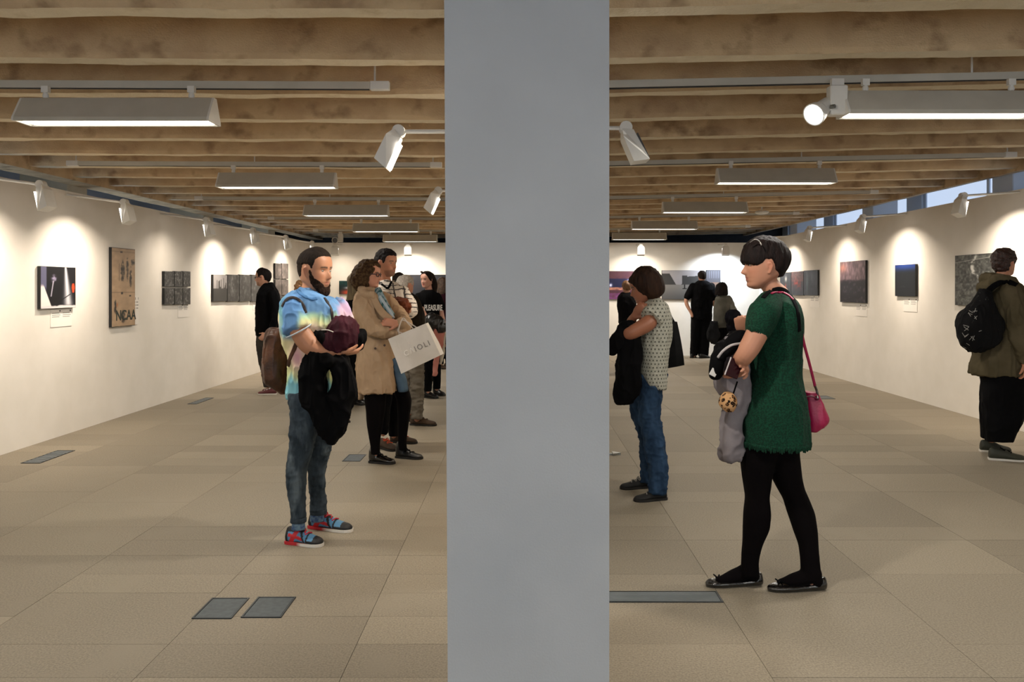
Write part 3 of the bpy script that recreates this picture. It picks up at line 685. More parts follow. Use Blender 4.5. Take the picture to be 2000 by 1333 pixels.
def fabric(name, c1, c2=None, **k):
    k.setdefault('rough', .9); k.setdefault('bump', .15); k.setdefault('bscale', 350); k.setdefault('scale', 6); k.setdefault('spec', .08); k.setdefault('sheen', .0)
    return mat(name, c1, c2, **k)
def cloth(name, mb, vox, m, parent, fold=(.008, 9, 22), it=4, cols=None, stretch=(1, 1, .45), label=None, seed=0, keep=None):
    V, Q = remesh(mb, vox); V = relax(V, Q, it); N_ = normals(V, Q)
    if fold:
        a, f1, f2 = fold; w = 1.0
        d = (noise3(V, np.array(stretch) * f1, seed + 1) - .5) * 1.2 + (noise3(V, np.array(stretch) * f2, seed + 2) - .5) * .6
        # ridged creases
        r = 1 - np.abs(noise3(V + .05 * np.stack([noise3(V, 5, 3), noise3(V, 5, 4), noise3(V, 5, 5)], 1), np.array(stretch) * f1 * 1.3, seed + 7) * 2 - 1); d = d + (r ** 3 - .25) * .7
        r2 = 1 - np.abs(noise3(V + .03 * np.stack([noise3(V, 9, 6), noise3(V, 9, 8), noise3(V, 9, 9)], 1), np.array(stretch) * f2 * 1.1, seed + 11) * 2 - 1); d = d + (r2 ** 4 - .2) * .5
        V = V + N_ * (a * 1.25 * d)[:, None]
    return make(name, V, Q, m, parent, smooth=True, cols=None if cols is None else linA(np.clip(cols(V), 0, 1)), label=label)

class Fig:
    def __init__(s, label, Y, px, cat='person', vox=.009):
        s.Y = Y; s.t = thing('person', label, 'person', (xat(px, Y), Y, 0)); s.skin = MB(); s.vox = vox; s.M = None
    def p(s, px, py, off=0): return W(px, py, s.Y + off)
    def limb(s, pts, mb=None, n=16, flat=1.0, up=None, open_end=False):
        (mb or s.skin).tube([s.p(a, b, o) for a, b, o, r in pts], [r for *_, r in pts], n, flat=flat, up=up, round_ends=not open_end); return s
    def loft(s, rows, **k): return loft(rows, s.Y, **k)
    def head(s, px, py, h, phi, pitch=0, roll=0, off=0, ears=True, male=True, sx=1.0, ear_dz=0):
        s.h = h; c = s.p(px, py, off)
        s.M = Matrix.Translation(c) @ Matrix.Rotation(math.radians(phi), 4, 'Z') @ Matrix.Rotation(math.radians(pitch), 4, 'Y') @ Matrix.Rotation(math.radians(roll), 4, 'X') @ Matrix.Diagonal((h * sx, h, h, 1)) @ Matrix.Translation((0, 0, -.5))
        P = head_pts(male=male); s.skin.rings([[tuple(s.M @ Vector(q)) for q in r] for r in P])
        s.h3 = h
        if ears:
            for sg in (-1, 1):
                A = [(-.005, .325, .34), (-.03, .335, .36), (-.06, .35, .43), (-.075, .365, .50), (-.050, .365, .545), (-.012, .350, .545), (.010, .332, .51), (.008, .325, .45)]
                s.skin.tube([s.M @ Vector((a, b * sg, c_ + ear_dz)) for a, b, c_ in A], h * .015, 10)
                s.skin.tube([s.M @ Vector((a, b * sg, c_ + ear_dz)) for a, b, c_ in ((-.02, .325, .36), (-.045, .34, .45), (-.035, .34, .52))], h * .018, 10)
        return s
    def L(s, x, y, z): return s.M @ Vector((x, y, z))
    def neck(s, px, py, r=.058, off=0):
        s.skin.tube([s.L(-.06, 0, .30), s.L(-.09, 0, .10), s.p(px, py, off)], [r * .98, r * .95, r * 1.15], 20); return s
    def core(s, top, bottom, r=.09):
        s.skin.tube([s.p(*top), s.p(*bottom)], [r * .8, r], 16); return s
    def legcore(s, rows, foot=0):
        a = [(y, (xl + xr) / 2, (xr - xl) / 2 / F * (s.Y), (q[0] if q else 0)) for y, xl, xr, d, *q in rows]; a = a[::2] if len(a) > 4 else a
        s.skin.tube([s.p(x, y, o) for y, x, w, o in a], [max(.02, w * .6) for y, x, w, o in a], 10)
    def hand(s, wrist, tip, nrm, thumb=1, curl=(25, 30, 35, 42), size=1.0, spread=1.0, tcurl=20):
        """palm, four unequal bent fingers and a thumb leaving the side of the palm"""
        w = Vector(wrist); d = (Vector(tip) - w).normalized(); n_ = Vector(nrm); n_ = (n_ - d * n_.dot(d)).normalized(); b = d.cross(n_) * thumb; k = size
        def at(a, c_, e=0): return w + d * a * k + b * c_ * k + n_ * e * k
        s.skin.tube([at(-.02, 0), at(.02, .002), at(.06, 0), at(.09, 0)], [.024 * k, .034 * k, .040 * k, .036 * k], 14, flat=.42, up=n_)
        for i, (o, l) in enumerate(((.030, .070), (.010, .080), (-.010, .074), (-.029, .058))):
            q = at(.078, o * .95); dd = d; pts = [at(.06, o * .9), q]; rr = [.0105 * k, .0102 * k]
            dd = (dd + b * (.5 - i) * .06 * spread)
            for j, f in enumerate((.45, .32, .23)):
                ang = math.radians(curl[i] * (1.0 if j else .7)); dd = (Matrix.Rotation(ang, 3, n_.cross(d).normalized()) @ dd.normalized()); dd.normalize()
                q = q + dd * l * f * 1.05 * k; pts.append(q); rr.append((.0098, .0090, .0078)[j] * k)
            s.skin.tube(pts, rr, 10)
        td = (d * .75 + b * .75 - n_ * .15).normalized(); q = at(.018, .026); t1 = q + td * .035 * k; td2 = (td + d * .6 - n_ * math.sin(math.radians(tcurl))).normalized()
        s.skin.tube([at(.0, .012), q, t1, t1 + td2 * .030 * k, t1 + td2 * .052 * k - n_ * .006 * k], [.014 * k, .015 * k, .0125 * k, .011 * k, .0085 * k], 10); return s
    def body(s, tone, vox=None, it=2, lips='9a5a4c', brow='3a2a20', stubble=None, blush=.06):
        V, Q = remesh(s.skin, vox or s.vox); w = np.ones(len(V))
        C = np.ones((len(V), 3)) * np.array(lin_s(tone))
        C *= (1 + .06 * (noise3(V, 30) - .5))[:, None]
        if s.M is not None:
            Mi = np.array(s.M.inverted()); Lc = V @ Mi[:3, :3].T + Mi[:3, 3]; x, y, z = Lc.T; ay = np.abs(y)
            w = np.where((z > -.0) & (z < 1) & (x > .1), .35, 1.0)
            V = relax(V, Q, it, w)
            near = (x > .12) & (z > 0) & (z < 1) & (ay < .4)
            def mix(c, k): C[:] = C * (1 - k[:, None]) + np.array(lin_s(c)) * k[:, None]
            mix('b5604a', near * blush * 2.5 * (np.exp(-((ay - .2) / .08) ** 2 - ((z - .36) / .08) ** 2) + np.exp(-(y / .06) ** 2 - ((z - .34) / .04) ** 2)))
            mix('b0604a', ((ay > .33) & (z > .3) & (z < .56)) * .25)
            if stubble: mix(stubble, .35 * near * sst(.30, .22, z + .25 * (ay - .1).clip(0)))
            mix(lips, near * .8 * np.exp(-(y / .085) ** 4) * np.exp(-((z - .225) / .032) ** 4))
            bz = .565 - .25 * (ay - .13) ** 2 * 4 + .01; mix(brow, near * .9 * (ay > .045) * sst(.235, .20, ay) * np.exp(-((z - bz) / .018) ** 2))
            mix(brow, near * .8 * np.exp(-((ay - .135) / .052) ** 4) * np.exp(-((z - .513) / .008) ** 2))
        else: V = relax(V, Q, it)
        o = make('body', V, Q, skinmat(), s.t, smooth=True, cols=linA(C)); s.bodyo = o
        return o
    def eyes(s, both=True):
        for sg in (-1, 1):
            c = s.L(.296, .135 * sg, .492); k = s.h
            e = MB().ell(c, (.045 * k, .043 * k, .026 * k), s.M.to_3x3().normalized(), 12).make('eye', M_EYE, s.t, smooth=True)
            f = s.L(.296 + .036, .138 * sg, .493); MB().ell(f, (.013 * k, .019 * k, .020 * k), s.M.to_3x3().normalized(), 10).make('iris', M_IRIS, e, smooth=True)
        return s
    def shell(s, name, fn, m, vox=None, noise=(.006, 60, (1, 1, .3)), label=None, n=110, rows=90, it=1, extra=None):
        P = head_pts(lambda *a: fn(*a), n=n, rows=rows); mb = MB().rings([[tuple(q) for q in (r @ np.array(s.M.to_3x3()).T + np.array(s.M.translation))] for r in P])
        if extra: extra(mb)
        V, Q = remesh(mb, vox or s.vox * .8); V = relax(V, Q, it); N_ = normals(V, Q)
        if noise: V = V + N_ * ((noise3(V, np.array(noise[2]) * noise[1], 2) - .5) * 2 * noise[0])[:, None]
        return make(name, V, Q, m, s.t, smooth=True, label=label)
    def shoe(s, heel, toe, Yg, h=.095, w=.048, m=None, sole=None, name='shoe', lace=None, colfn=None, low=False, solecol=None, label=None, shaft=0):
        """heel, toe: (pixel x, depth) ; the sole rests on the floor"""
        A = Vector((xat(heel[0], heel[1]), heel[1], 0)); B = Vector((xat(toe[0], toe[1]), toe[1], 0)); d = (B - A); Ln = d.length; d.normalize(); b = Vector((-d.y, d.x, 0))
        U = [0, .03, .10, .22, .36, .50, .64, .78, .90, .97, 1.0]
        WW = [.45, .60, .70, .72, .74, .86, .98, 1.0, .86, .55, .25]
        HH = [.70, .92, 1.0, .98, .90, .78, .62, .52, .46, .38, .28] if not low else [.70, .80, .76, .55, .48, .47, .48, .48, .44, .36, .26]
        def ring(u, ww, z0, z1, k=1.0):
            c = A + d * (Ln * u); r = []
            for a in [2 * math.pi * j / 18 for j in range(18)]:
                cx_, sz = math.cos(a), math.sin(a); zz = z0 + (z1 - z0) * (sz * .5 + .5)
                q = abs(cx_) ** .7 * math.copysign(1, cx_) * (1 - .42 * max(0, sz)) * ww * k; p = c + b * q; r.append((p.x, p.y, zz))
            return r
        sh = .018 if sole else .006
        up = MB().rings([ring(u, w * q, sh * .4, h * k_ + sh * .3) for u, q, k_ in zip(U, WW, HH)])
        if shaft: up.tube([A + d * Ln * .16 + Vector((0, 0, h * .6)), A + d * Ln * .17 + Vector((0, 0, h + shaft))], w * .95, 16)
        V, Q = remesh(up, .004 if s.Y < 6 else .006 if s.Y < 8 else .01); V = relax(V, Q, 2); V[:, 2] = np.maximum(V[:, 2], .001)
        cols = None
        if colfn:
            u = (V - np.array(A)) @ np.array(d) / Ln; cols = linA(colfn(u, V[:, 2] / h, (V - np.array(A)) @ np.array(b) / w, V))
        o = make(name, V, Q, m, s.t, smooth=True, cols=cols, label=label)
        if sole:
            sb = MB(); 
            def sr(z, k): 
                pts = []
                for u, q in zip(U, WW): c = A + d * (Ln * (-.01 + u * 1.02)); p = c + b * (q * w * k + .002); pts.append((p.x, p.y, z))
                for u, q in reversed(list(zip(U, WW))): c = A + d * (Ln * (-.01 + u * 1.02)); p = c - b * (q * w * k + .002); pts.append((p.x, p.y, z))
                return pts
            sb.rings([sr(0, .97), sr(.004, 1.03), sr(sh, 1.02)])
            if solecol: 
                Vs = sb.V(); u = (Vs - np.array(A)) @ np.array(d) / Ln; make('sole', Vs, sb.f, sole, o, cols=linA(solecol(u)))
            else: sb.make('sole', sole, o)
        if lace:
            lb = MB()
            for i in range(4):
                u = .36 + .085 * i; zz = (np.interp(u, U, HH)) * h + .008; c = A + d * Ln * u + Vector((0, 0, zz)); sg = 1 if i % 2 else -1
                lb.tube([c - b * w * .45 - d * .008 * sg - Vector((0, 0, .006)), c, c + b * w * .45 + d * .008 * sg - Vector((0, 0, .006))], .0042, 6)
            c = A + d * Ln * .34 + Vector((0, 0, h * .93)); 
            for sg in (-1, 1): lb.tube([c, c + b * .022 * sg + Vector((0, 0, .012)), c + b * .03 * sg - Vector((0, 0, .004)) + d * .01, c + d * .012], .0035, 6)
            lb.make('laces', lace, o)
        return o
def lin_s(h): return [int(h[i:i + 2], 16) / 255 for i in (0, 2, 4)]
def strap(name, pts, w, m, parent, th=.004, label=None):
    P = [Vector(p) for p in pts]; mb = MB().tube(P, w, 12, flat=th / w, up=(0, -1, .25), round_ends=False); return mb.make(name, m, parent, smooth=True, label=label)
def garment(name, label, cat, mb, vox, m, loc, fold=(.012, 10, 24), cols=None, seed=0, it=3, stretch=(1, 1, .4), group=None, part='cloth'):
    t = thing(name, label, cat, loc, group); cloth(part, mb, vox, m, t, fold, it, cols, stretch, seed=seed); return t
def short_line(front, temple, side, burn, nape):
    """hairline height by angle from the face: front, temples, sideburns, above the ear, nape"""
    def f(deg): return np.interp(deg, [0, 25, 48, 60, 68, 76, 84, 104, 116, 180], [front, front, temple, temple - .06, burn + .02, burn, side, side + .01, nape + .1, nape])
    return f

from mathutils.bvhtree import BVHTree
def drape(name, path, w, m, parent, on, th=.004, Y0=1.0, lift=.002, label=None):
    """a band that follows the surface of the garments it lies on; path in photograph pixels"""
    T = []
    for o in on:
        me = o.data; mw = ORG[o.name]; T.append(BVHTree.FromPolygons([v.co + mw for v in me.vertices], [tuple(p.vertices) for p in me.polygons]))
    P = [Vector((a, b, 0)) for a, b in path]; Q = []
    for i in range(len(P) - 1):
        a, b, c_, d_ = P[max(i - 1, 0)], P[i], P[i + 1], P[min(i + 2, len(P) - 1)]
        for q in range(5):
            t = q / 5; Q.append(0.5 * ((2 * b) + (c_ - a) * t + (2 * a - 5 * b + 4 * c_ - d_) * t * t + (3 * b - a - 3 * c_ + d_) * t ** 3))
    Q.append(P[-1]); eye = Vector((0, 0, EYE)); out = []; nn = []
    for q in Q:
        dr_ = (W(q.x, q.y, 4.0) - eye).normalized(); best = None
        for t in T:
            h = t.ray_cast(eye, dr_)
            if h[0] is not None and (best is None or h[3] < best[3]): best = h
        if best is not None:
            n_ = best[1] if best[1].dot(dr_) < 0 else -best[1]; out.append(best[0] + n_ * (lift + th * .4)); nn.append(n_)
    out = [(out[max(i - 1, 0)] + out[i] * 2 + out[min(i + 1, len(out) - 1)]) / 4 for i in range(len(out))]
    R_ = []
    for i, p in enumerate(out):
        t = (out[min(i + 1, len(out) - 1)] - out[max(i - 1, 0)]).normalized(); n_ = (nn[i] - t * nn[i].dot(t)).normalized(); s_ = t.cross(n_)
        R_.append([tuple(p + s_ * w * u + n_ * th * v) for u, v in ((-1, -.8), (-.9, .35), (-.5, .5), (.5, .5), (.9, .35), (1, -.8))])
    return MB().rings(R_).make(name, m, parent, smooth=True, label=label)
# ------------------------------------------------------------------ people, nearest group left of the column
BLACKM = fabric('black cloth', '060607', '09090b'); BLACKCOAT = fabric('black jacket cloth', '050506', '08080a', rough=.9)
DARKHAIR = mat('dark brown hair', '17100c', '241a13', rough=.75, scale=60, stretch=(1, 1, .2), bump=.6, bscale=180, spec=.12)
BLACKHAIR = mat('near black hair', '0d0909', '191210', rough=.7, scale=60, stretch=(1, 1, .2), bump=.6, bscale=160, spec=.12)
RUBBER = mat('shoe sole', '16130f', rough=.8); WHITERUB = mat('white sole', 'cdc8bf', rough=.6); ATTRSOLE = mat('coloured sole', 'ffffff', rough=.6, attr=True)
ATTRCLOTH = mat('dyed cotton', 'ffffff', rough=.92, attr=True, bump=.12, bscale=300, spec=.15)
def mixV(C, c, k): return C * (1 - k[:, None]) + np.array(lin_s(c)) * k[:, None]

# --- man in the tie-dye shirt
f = Fig('Bearded man in a pastel tie-dye T-shirt and grey skinny jeans holding dark jackets', 4.76, 610, vox=.0048)
f.head(616, 528, .268, -20, 3, sx=.90)
f.neck(600, 592, .060).core((602, 600, 0), (610, 775, 0), .10)
legN = [(765, 565, 628, .10, -.05), (800, 567, 622, .095, -.07), (824, 569, 620, .09, -.08), (850, 568, 617, .085, -.09), (874, 567, 611, .075, -.10), (895, 562, 606, .070, -.10), (911, 560, 599, .066, -.11), (948, 562, 595, .056, -.12), (975, 566, 596, .048, -.13), (997, 568, 597, .046, -.13), (1022, 570, 596, .042, -.13)]
legF = [(765, 590, 655, .10, .05), (800, 605, 655, .095, .08), (849, 610, 652, .08, .10), (874, 606, 648, .075, .11), (895, 601, 641, .068, .12), (911, 600, 636, .064, .12), (948, 604, 635, .054, .13), (985, 607, 637, .048, .14), (1004, 608, 635, .044, .14)]
f.legcore(legN); f.legcore(legF)
f.limb([(568, 596, -.10, .055), (583, 640, -.15, .060), (600, 668, -.17, .060), (616, 681, -.17, .054), (640, 687, -.16, .038), (662, 690, -.13, .028)])
f.hand(f.p(662, 690, -.13), f.p(690, 688, -.08), (0, -.3, -1), thumb=-1, curl=(20, 22, 25, 28))
f.limb([(664, 600, .12, .05), (678, 640, .12, .045), (676, 668, .02, .04), (650, 672, -.05, .03)])
f.body('b07c5e', brow='2a1d15', stubble='4a3526'); f.eyes()
hl = short_line(.80, .77, .60, .50, .24)
f.shell('hair', lambda deg, z, y, x: np.where(z > .62, .020, .006) * sst(-.01, .03, z - hl(deg)) + .018 * sst(.78, .95, z) * (deg < 100) - .07 * sst(.03, -.01, z - hl(deg)), DARKHAIR, vox=.004, noise=(.0015, 160, (1, 1, .5)))
M_BEARD = mat('dark brown beard', '1c120c', '2c1d14', rough=.75, scale=90, bump=.7, bscale=220, spec=.1)
def beard(deg, z, y, x):
    up = np.interp(deg, [0, 16, 26, 40, 62, 74, 80, 180], [.150, .16, .22, .27, .34, .50, .52, .52])
    m = sst(.015, -.015, z - up) * (deg < 82)
    mous = np.exp(-((z - .275) / .016) ** 2) * (deg < 24)
    g = np.clip(np.maximum(m, mous * .9), 0, 1)
    return -.07 + g * (.070 + .012 + .075 * sst(.16, .0, z) * (deg < 60) + .02 * (z < .2) * (deg < 70))
f.shell('beard', beard, M_BEARD, vox=.004, noise=(.0025, 130, (1, 1, .6)))
def tiedye(V):
    # colours fade in rings around a knot on the chest, the way spiral dye lies in the cotton
    P = np.stack([(V[:, 0] - xat(600, 4.76)) * 1.0, (V[:, 2] - zat(640, 4.76))], 1); r = np.hypot(P[:, 0] * 1.5, P[:, 1] * .75) + .09 * (noise3(V, 9, 3) - .5) + .05 * (noise3(V, (40, 40, 9), 5) - .5)
    C = np.zeros((len(V), 3)); z = V[:, 2] + .10 * (noise3(V, 8, 1) - .5) + .05 * (noise3(V, (45, 45, 6), 2) - .5)
    stops = [zat(785, 4.76), zat(750, 4.76), zat(735, 4.76), zat(705, 4.76), zat(668, 4.76), zat(640, 4.76), zat(622, 4.76), zat(608, 4.76), zat(596, 4.76), zat(560, 4.76)]
    cc = ['8fc4c8', '7ab6c4', 'cfd79a', 'e3dfa4', 'd9d0a0', 'dcc6b4', 'd6d6a0', 'a9cdb0', '6d96c2', '6490c0']
    for k in range(3): C[:, k] = np.interp(z, stops, [lin_s(c)[k] for c in cc])
    near = sst(.0, -.09, V[:, 1] - 4.70) * sst(zat(668, 4.7), zat(650, 4.7), V[:, 2]) * sst(xat(606, 4.7), xat(592, 4.7), V[:, 0])
    C = mixV(C, '5c86b8', near * .95 * sst(.25, .5, noise3(V, 14, 8) + .3)); C = mixV(C, '88c4b4', near * .6 * sst(.5, .75, noise3(V, 12, 9)))
    C = mixV(C, 'cba3bd', .85 * sst(xat(646, 4.76), xat(660, 4.76), V[:, 0]) * sst(zat(635, 4.76), zat(615, 4.76), V[:, 2]) * sst(.35, .6, noise3(V, 11, 4)))
    C = mixV(C, 'd09aa8', np.exp(-((V[:, 0] - xat(594, 4.76)) / .05) ** 2 - ((V[:, 2] - zat(694, 4.76)) / .08) ** 2) * .9)
    return C
sh = f.loft([(563, 588, 612, .055), (570, 577, 626, .085), (580, 566, 644, .12), (592, 557, 658, .15), (606, 551, 668, .165), (625, 549, 670, .17), (645, 549, 668, .165), (665, 553, 664, .155), (690, 559, 656, .145), (720, 564, 652, .14), (750, 565, 653, .145), (776, 564, 655, .15)])
f.limb([(566, 588, -.09, .045), (568, 598, -.11, .062), (573, 616, -.14, .074), (582, 645, -.165, .086)], sh, open_end=True); f.limb([(655, 590, .10, .055), (664, 610, .13, .070), (668, 630, .13, .074)], sh, open_end=True)
cloth('shirt', sh, .0065, ATTRCLOTH, f.t, (.013, 10, 26), 4, tiedye)
MB().tube([f.p(583 + 24.5 * math.cos(a), 646 - 13 * math.cos(a) - 3 * math.sin(a), -.165 + .088 * math.sin(a)) for a in [2 * math.pi * j / 20 for j in range(21)]], .0042, 8, round_ends=False).make('sleeve_hem', fabric('pale hem', 'b9c3cc'), f.t, smooth=True, label='pale rolled sleeve hem')
JEANG = fabric('washed grey denim', '262e35', '424c54', scale=26, stretch=(1, 1, .35), contrast=(.3, .75), c3='5b656b', scale3=14)
jb = f.loft(legN); f.loft(legF, mb=jb); jb = f.loft([(758, 566, 650, .13), (785, 567, 648, .13), (808, 570, 640, .10)], mb=jb)
cloth('jeans', jb, .0065, JEANG, f.t, (.006, 14, 30), 4, stretch=(.8, .8, 1.2))
for r_, o_ in (((1014, 569, 597, .046, -.13), 0), ((998, 607, 637, .048, .14), 0)):
    y_, a_, b_, d_, of_ = r_; loft([(y_ - 3, a_ - .5, b_ + .5, d_), (y_ + 1, a_ - 1.5, b_ + 1.5, d_ + .003), (y_ + 6, a_ - 1, b_ + 1, d_)], 4.76 + of_, step=1.5).make('cuff', JEANG, f.t, smooth=True)
def sneaker(u, z, b, V):
    C = np.ones((len(u), 3)) * np.array(lin_s('0f1013')); zz = z
    C = mixV(C, '4f83a8', ((u > .10) & (u < .62) & (zz > .22) & (zz < .78)).astype(float)); C = mixV(C, '4f83a8', ((u > .66) & (u < .82) & (zz > .36)).astype(float))
    C = mixV(C, 'c0242c', ((np.abs(u - .24 - .25 * (zz - .4)) < .065) & (zz > .15) & (zz < .85) | (np.abs(zz - .52 + .45 * (u - .3)) < .10) & (u > .12) & (u < .55)).astype(float))
    C = mixV(C, '0f1013', ((u > .80) | (u < .07) | (zz < .24) & (u > .3)).astype(float)); C = mixV(C, '0f1013', ((np.abs(u - .62 + .2 * zz) < .03)).astype(float)); return C
ATTRSHOE = mat('trainer upper', 'ffffff', rough=.6, attr=True, bump=.1, bscale=300); REDLACE = mat('red lace', 'b0142a', rough=.7)
scol = lambda u: np.where(u[:, None] < .36, lin_s('b5202a'), lin_s('d8d4cc'))
f.shoe((560, 4.66), (630, 4.60), 4.6, .098, .047, ATTRSHOE, ATTRSOLE, lace=REDLACE, colfn=sneaker, solecol=scol, name='trainer')
f.shoe((605, 4.96), (687, 4.87), 4.9, .098, .047, ATTRSHOE, ATTRSOLE, lace=REDLACE, colfn=sneaker, solecol=scol, name='trainer')
for q in ((1016, 1034, 571, 594, -.13), (1000, 1018, 607, 632, .14)): loft([(q[0], q[2], q[3], .040), (q[1], q[2] - 1, q[3] + 2, .040)], 4.76 + q[4]).make('sock', fabric('grey blue sock', '6f8694', '3a4f78', scale=60), f.t, smooth=True)
t0 = f.t
# brown backpack hanging behind him, with straps
M_BROWNLEA = mat('worn brown waxed canvas', '2e1a0e', '4c2b17', rough=.5, scale=10, bump=.4, bscale=60, c3='5f3a1f', scale3=7, spec=.4)
bp = loft([(644, 527, 552, .05), (655, 521, 556, .09), (680, 520, 562, .11), (705, 519, 567, .12), (730, 518, 568, .12), (750, 523, 566, .11), (762, 534, 565, .09), (768, 546, 563, .05)], 4.83)
t = garment('backpack', 'Slouchy worn brown backpack hanging off the shoulders of the tie-dye man', 'backpack', bp, .008, M_BROWNLEA, (xat(543, 4.83), 4.83, zat(768, 4.83)), (.020, 9, 20), seed=4, part='bag_body')
M_STRAP = mat('dark brown strap', '241a18', '2e2220', rough=.6)
TS = [o for o in t0.children if o.name.startswith('shirt')]
drape('collar', [(581, 567), (588, 575), (598, 581), (609, 585), (619, 583)], .010, fabric('blue collar rib', '4f79a8'), t0, TS, th=.005)
drape('strap', [(551, 600), (556, 590), (564, 583), (575, 582), (586, 588), (593, 598), (598, 612)], .0085, M_STRAP, t, TS)
drape('strap', [(563, 716), (567, 700), (573, 686), (580, 668)], .012, M_BROWNLEA, t, TS)
drape('strap', [(633, 582), (640, 592), (647, 606), (649, 624), (650, 636)], .009, M_STRAP, t, TS)
# jackets over his arm
t = garment('maroon_jacket', 'Bundled dark maroon jacket tucked over the arm of the tie-dye man', 'jacket',
    MB().ell(W(668, 654, 4.66), (.088, .10, .110)).ell(W(655, 668, 4.64), (.08, .09, .07)), .006, fabric('dark maroon nylon', '2c1018', '3d1722', rough=.6, bump=.3, bscale=60), tuple(W(668, 690, 4.66)), (.017, 12, 24), seed=2, stretch=(1.5, 1, .35))
strap('zip', [W(628, 645, 4.555), W(640, 645, 4.545), W(651, 649, 4.55)], .003, WHITERUB, t)
bj = MB().ell(W(640, 664, 4.63), (.085, .075, .062), Matrix.Rotation(.35, 4, 'Y')).ell(W(622, 654, 4.63), (.03, .05, .03)).ell(W(701, 664, 4.72), (.036, .06, .062), Matrix.Rotation(.4, 4, 'Y'))
loft([(690, 601, 660, .06), (705, 593, 678, .075), (722, 590, 634, .065), (740, 588, 628, .06), (774, 590, 634, .06), (790, 596, 648, .06), (812, 605, 656, .055), (834, 615, 662, .05), (852, 633, 660, .04), (868, 640, 654, .03)], 4.60, mb=bj, pw=2.6)
loft([(690, 640, 672, .05), (705, 640, 682, .06), (722, 646, 690, .06), (740, 649, 694, .06), (756, 648, 697, .06), (774, 644, 696, .06), (791, 636, 689, .055), (815, 632, 680, .05), (834, 636, 672, .045), (852, 642, 665, .035), (868, 642, 654, .03)], 4.62, mb=bj, pw=2.6)
garment('black_jacket', 'Black jacket with a gap between its sleeves hanging over the forearm of the tie-dye man', 'jacket', bj, .0065, BLACKCOAT, tuple(W(640, 868, 4.6)), (.022, 10, 24), seed=5)

# --- woman in the trench coat
f = Fig('Curly-haired woman in glasses, beige trench coat and dark tights, arms crossed', 6.85, 745, vox=.0048)
f.head(721, 536, .238, -10, 2, male=False, sx=1.0).neck(720, 572, .048).core((725, 580, 0), (738, 750, 0), .09)
lN = [(750, 708, 756, .11, -.04), (766, 711, 754, .10, -.05), (800, 715, 752, .085, -.06), (824, 716, 749, .078, -.07), (850, 720, 744, .06, -.08), (872, 724, 742, .045, -.08), (888, 725, 742, .042, -.08)]
lF = [(750, 752, 794, .10, .06), (766, 770, 800, .085, .06), (782, 775, 804, .08, .06), (795, 776, 803, .075, .07), (820, 777, 799, .065, .07), (845, 777, 796, .052, .07), (868, 778, 794, .042, .07), (880, 779, 795, .042, .07)]
f.legcore(lN); f.legcore(lF)
f.limb([(792, 640, .02, .035), (782, 632, -.14, .028), (775, 631, -.22, .025)]); f.hand(f.p(777, 632, -.24), f.p(752, 629, -.27), (0, -1, .25), thumb=-1, curl=(18, 22, 26, 30), size=.92)
f.limb([(705, 592, -.15, .045), (738, 648, -.2, .04), (786, 652, -.18, .028)])
f.body('b9826a', lips='9c4a42', brow='4a3020'); f.eyes()
TRENCH = fabric('beige trench cotton', '9f866c', 'af967b', scale=5, bump=.12)
co = f.loft([(562, 706, 733, .07), (570, 699, 742, .12), (580, 694, 750, .17), (595, 691, 757, .20), (615, 691, 763, .205), (635, 695, 765, .195), (652, 701, 762, .175), (680, 700, 765, .175), (710, 699, 770, .185), (740, 699, 775, .195), (765, 701, 779, .20)])
f.limb([(706, 592, -.15, .072), (714, 615, -.19, .073), (728, 638, -.21, .068), (745, 646, -.22, .062), (765, 650, -.20, .052), (786, 653, -.16, .045)], co)
f.limb([(748, 585, .14, .06), (772, 605, .15, .06), (790, 628, .06, .058), (790, 640, -.06, .054), (782, 634, -.17, .046), (777, 633, -.21, .044)], co)
co.tube([f.p(705, 566, -.10), f.p(716, 573, -.16), f.p(732, 579, -.16), f.p(742, 590, -.15)], [.025, .03, .026, .015], 12)
tr = cloth('trench_coat', co, .0075, TRENCH, f.t, (.014, 11, 26), 3)
fl_ = loft([(690, 700, 709, .06), (730, 699, 711, .07), (780, 699, 710, .05)], 6.95, step=8); fl_.make('coat_vent', TRENCH, f.t, smooth=True)
strap('belt', [f.p(700, 642, -.06), f.p(712, 650, -.17), f.p(735, 660, -.19), f.p(760, 660, -.165)], .016, fabric('belt cloth', '857058'), f.t)
for bx_, by_ in ((733, 681), (751, 675)):
    mb = MB().tube([f.p(bx_, by_, -.185), f.p(bx_, by_, -.212)], .010, 14, round_ends=False); mb.make('button', mat('brown horn button', '3a2414', rough=.5), f.t)
strap('lapel', [f.p(728, 578, -.17), f.p(737, 597, -.21), f.p(748, 612, -.225), f.p(763, 625, -.21)], .030, TRENCH, f.t, th=.008)
strap('scarf', [f.p(737, 566, -.05), f.p(743, 578, -.15), f.p(753, 598, -.185), f.p(765, 618, -.17)], .032, fabric('pale blue patterned scarf', '8fa4ad', '2f5a5c', scale=45, stretch=(1, 1, .4), contrast=(.45, .6)), f.t, th=.02)
strap('shirt_collar', [f.p(736, 570, -.10), f.p(746, 585, -.2), f.p(760, 606, -.205), f.p(769, 622, -.19)], .012, fabric('light blue collar', 'a9b6c0'), f.t, th=.006)
loft([(700, 762, 776, .08), (740, 772, 794, .09), (764, 778, 797, .09)], 6.87).make('denim_hem', fabric('denim tunic', '3f5366', '4d6377'), f.t, smooth=True)
TIGHT = fabric('black opaque tights', '060405', '090607', rough=.9); PLUM = fabric('dark plum tights', '1f0d16', '26101b')
tb = f.loft(lN); f.loft(lF, mb=tb); cloth('tights', tb, .008, TIGHT, f.t, (.002, 8, 16), 3)
f.shoe((722, 6.80), (771, 6.74), 0, .085, .046, mat('black patent leather', '060607', rough=.12, coat=.8), RUBBER, lace=BLACKM, shaft=.02)
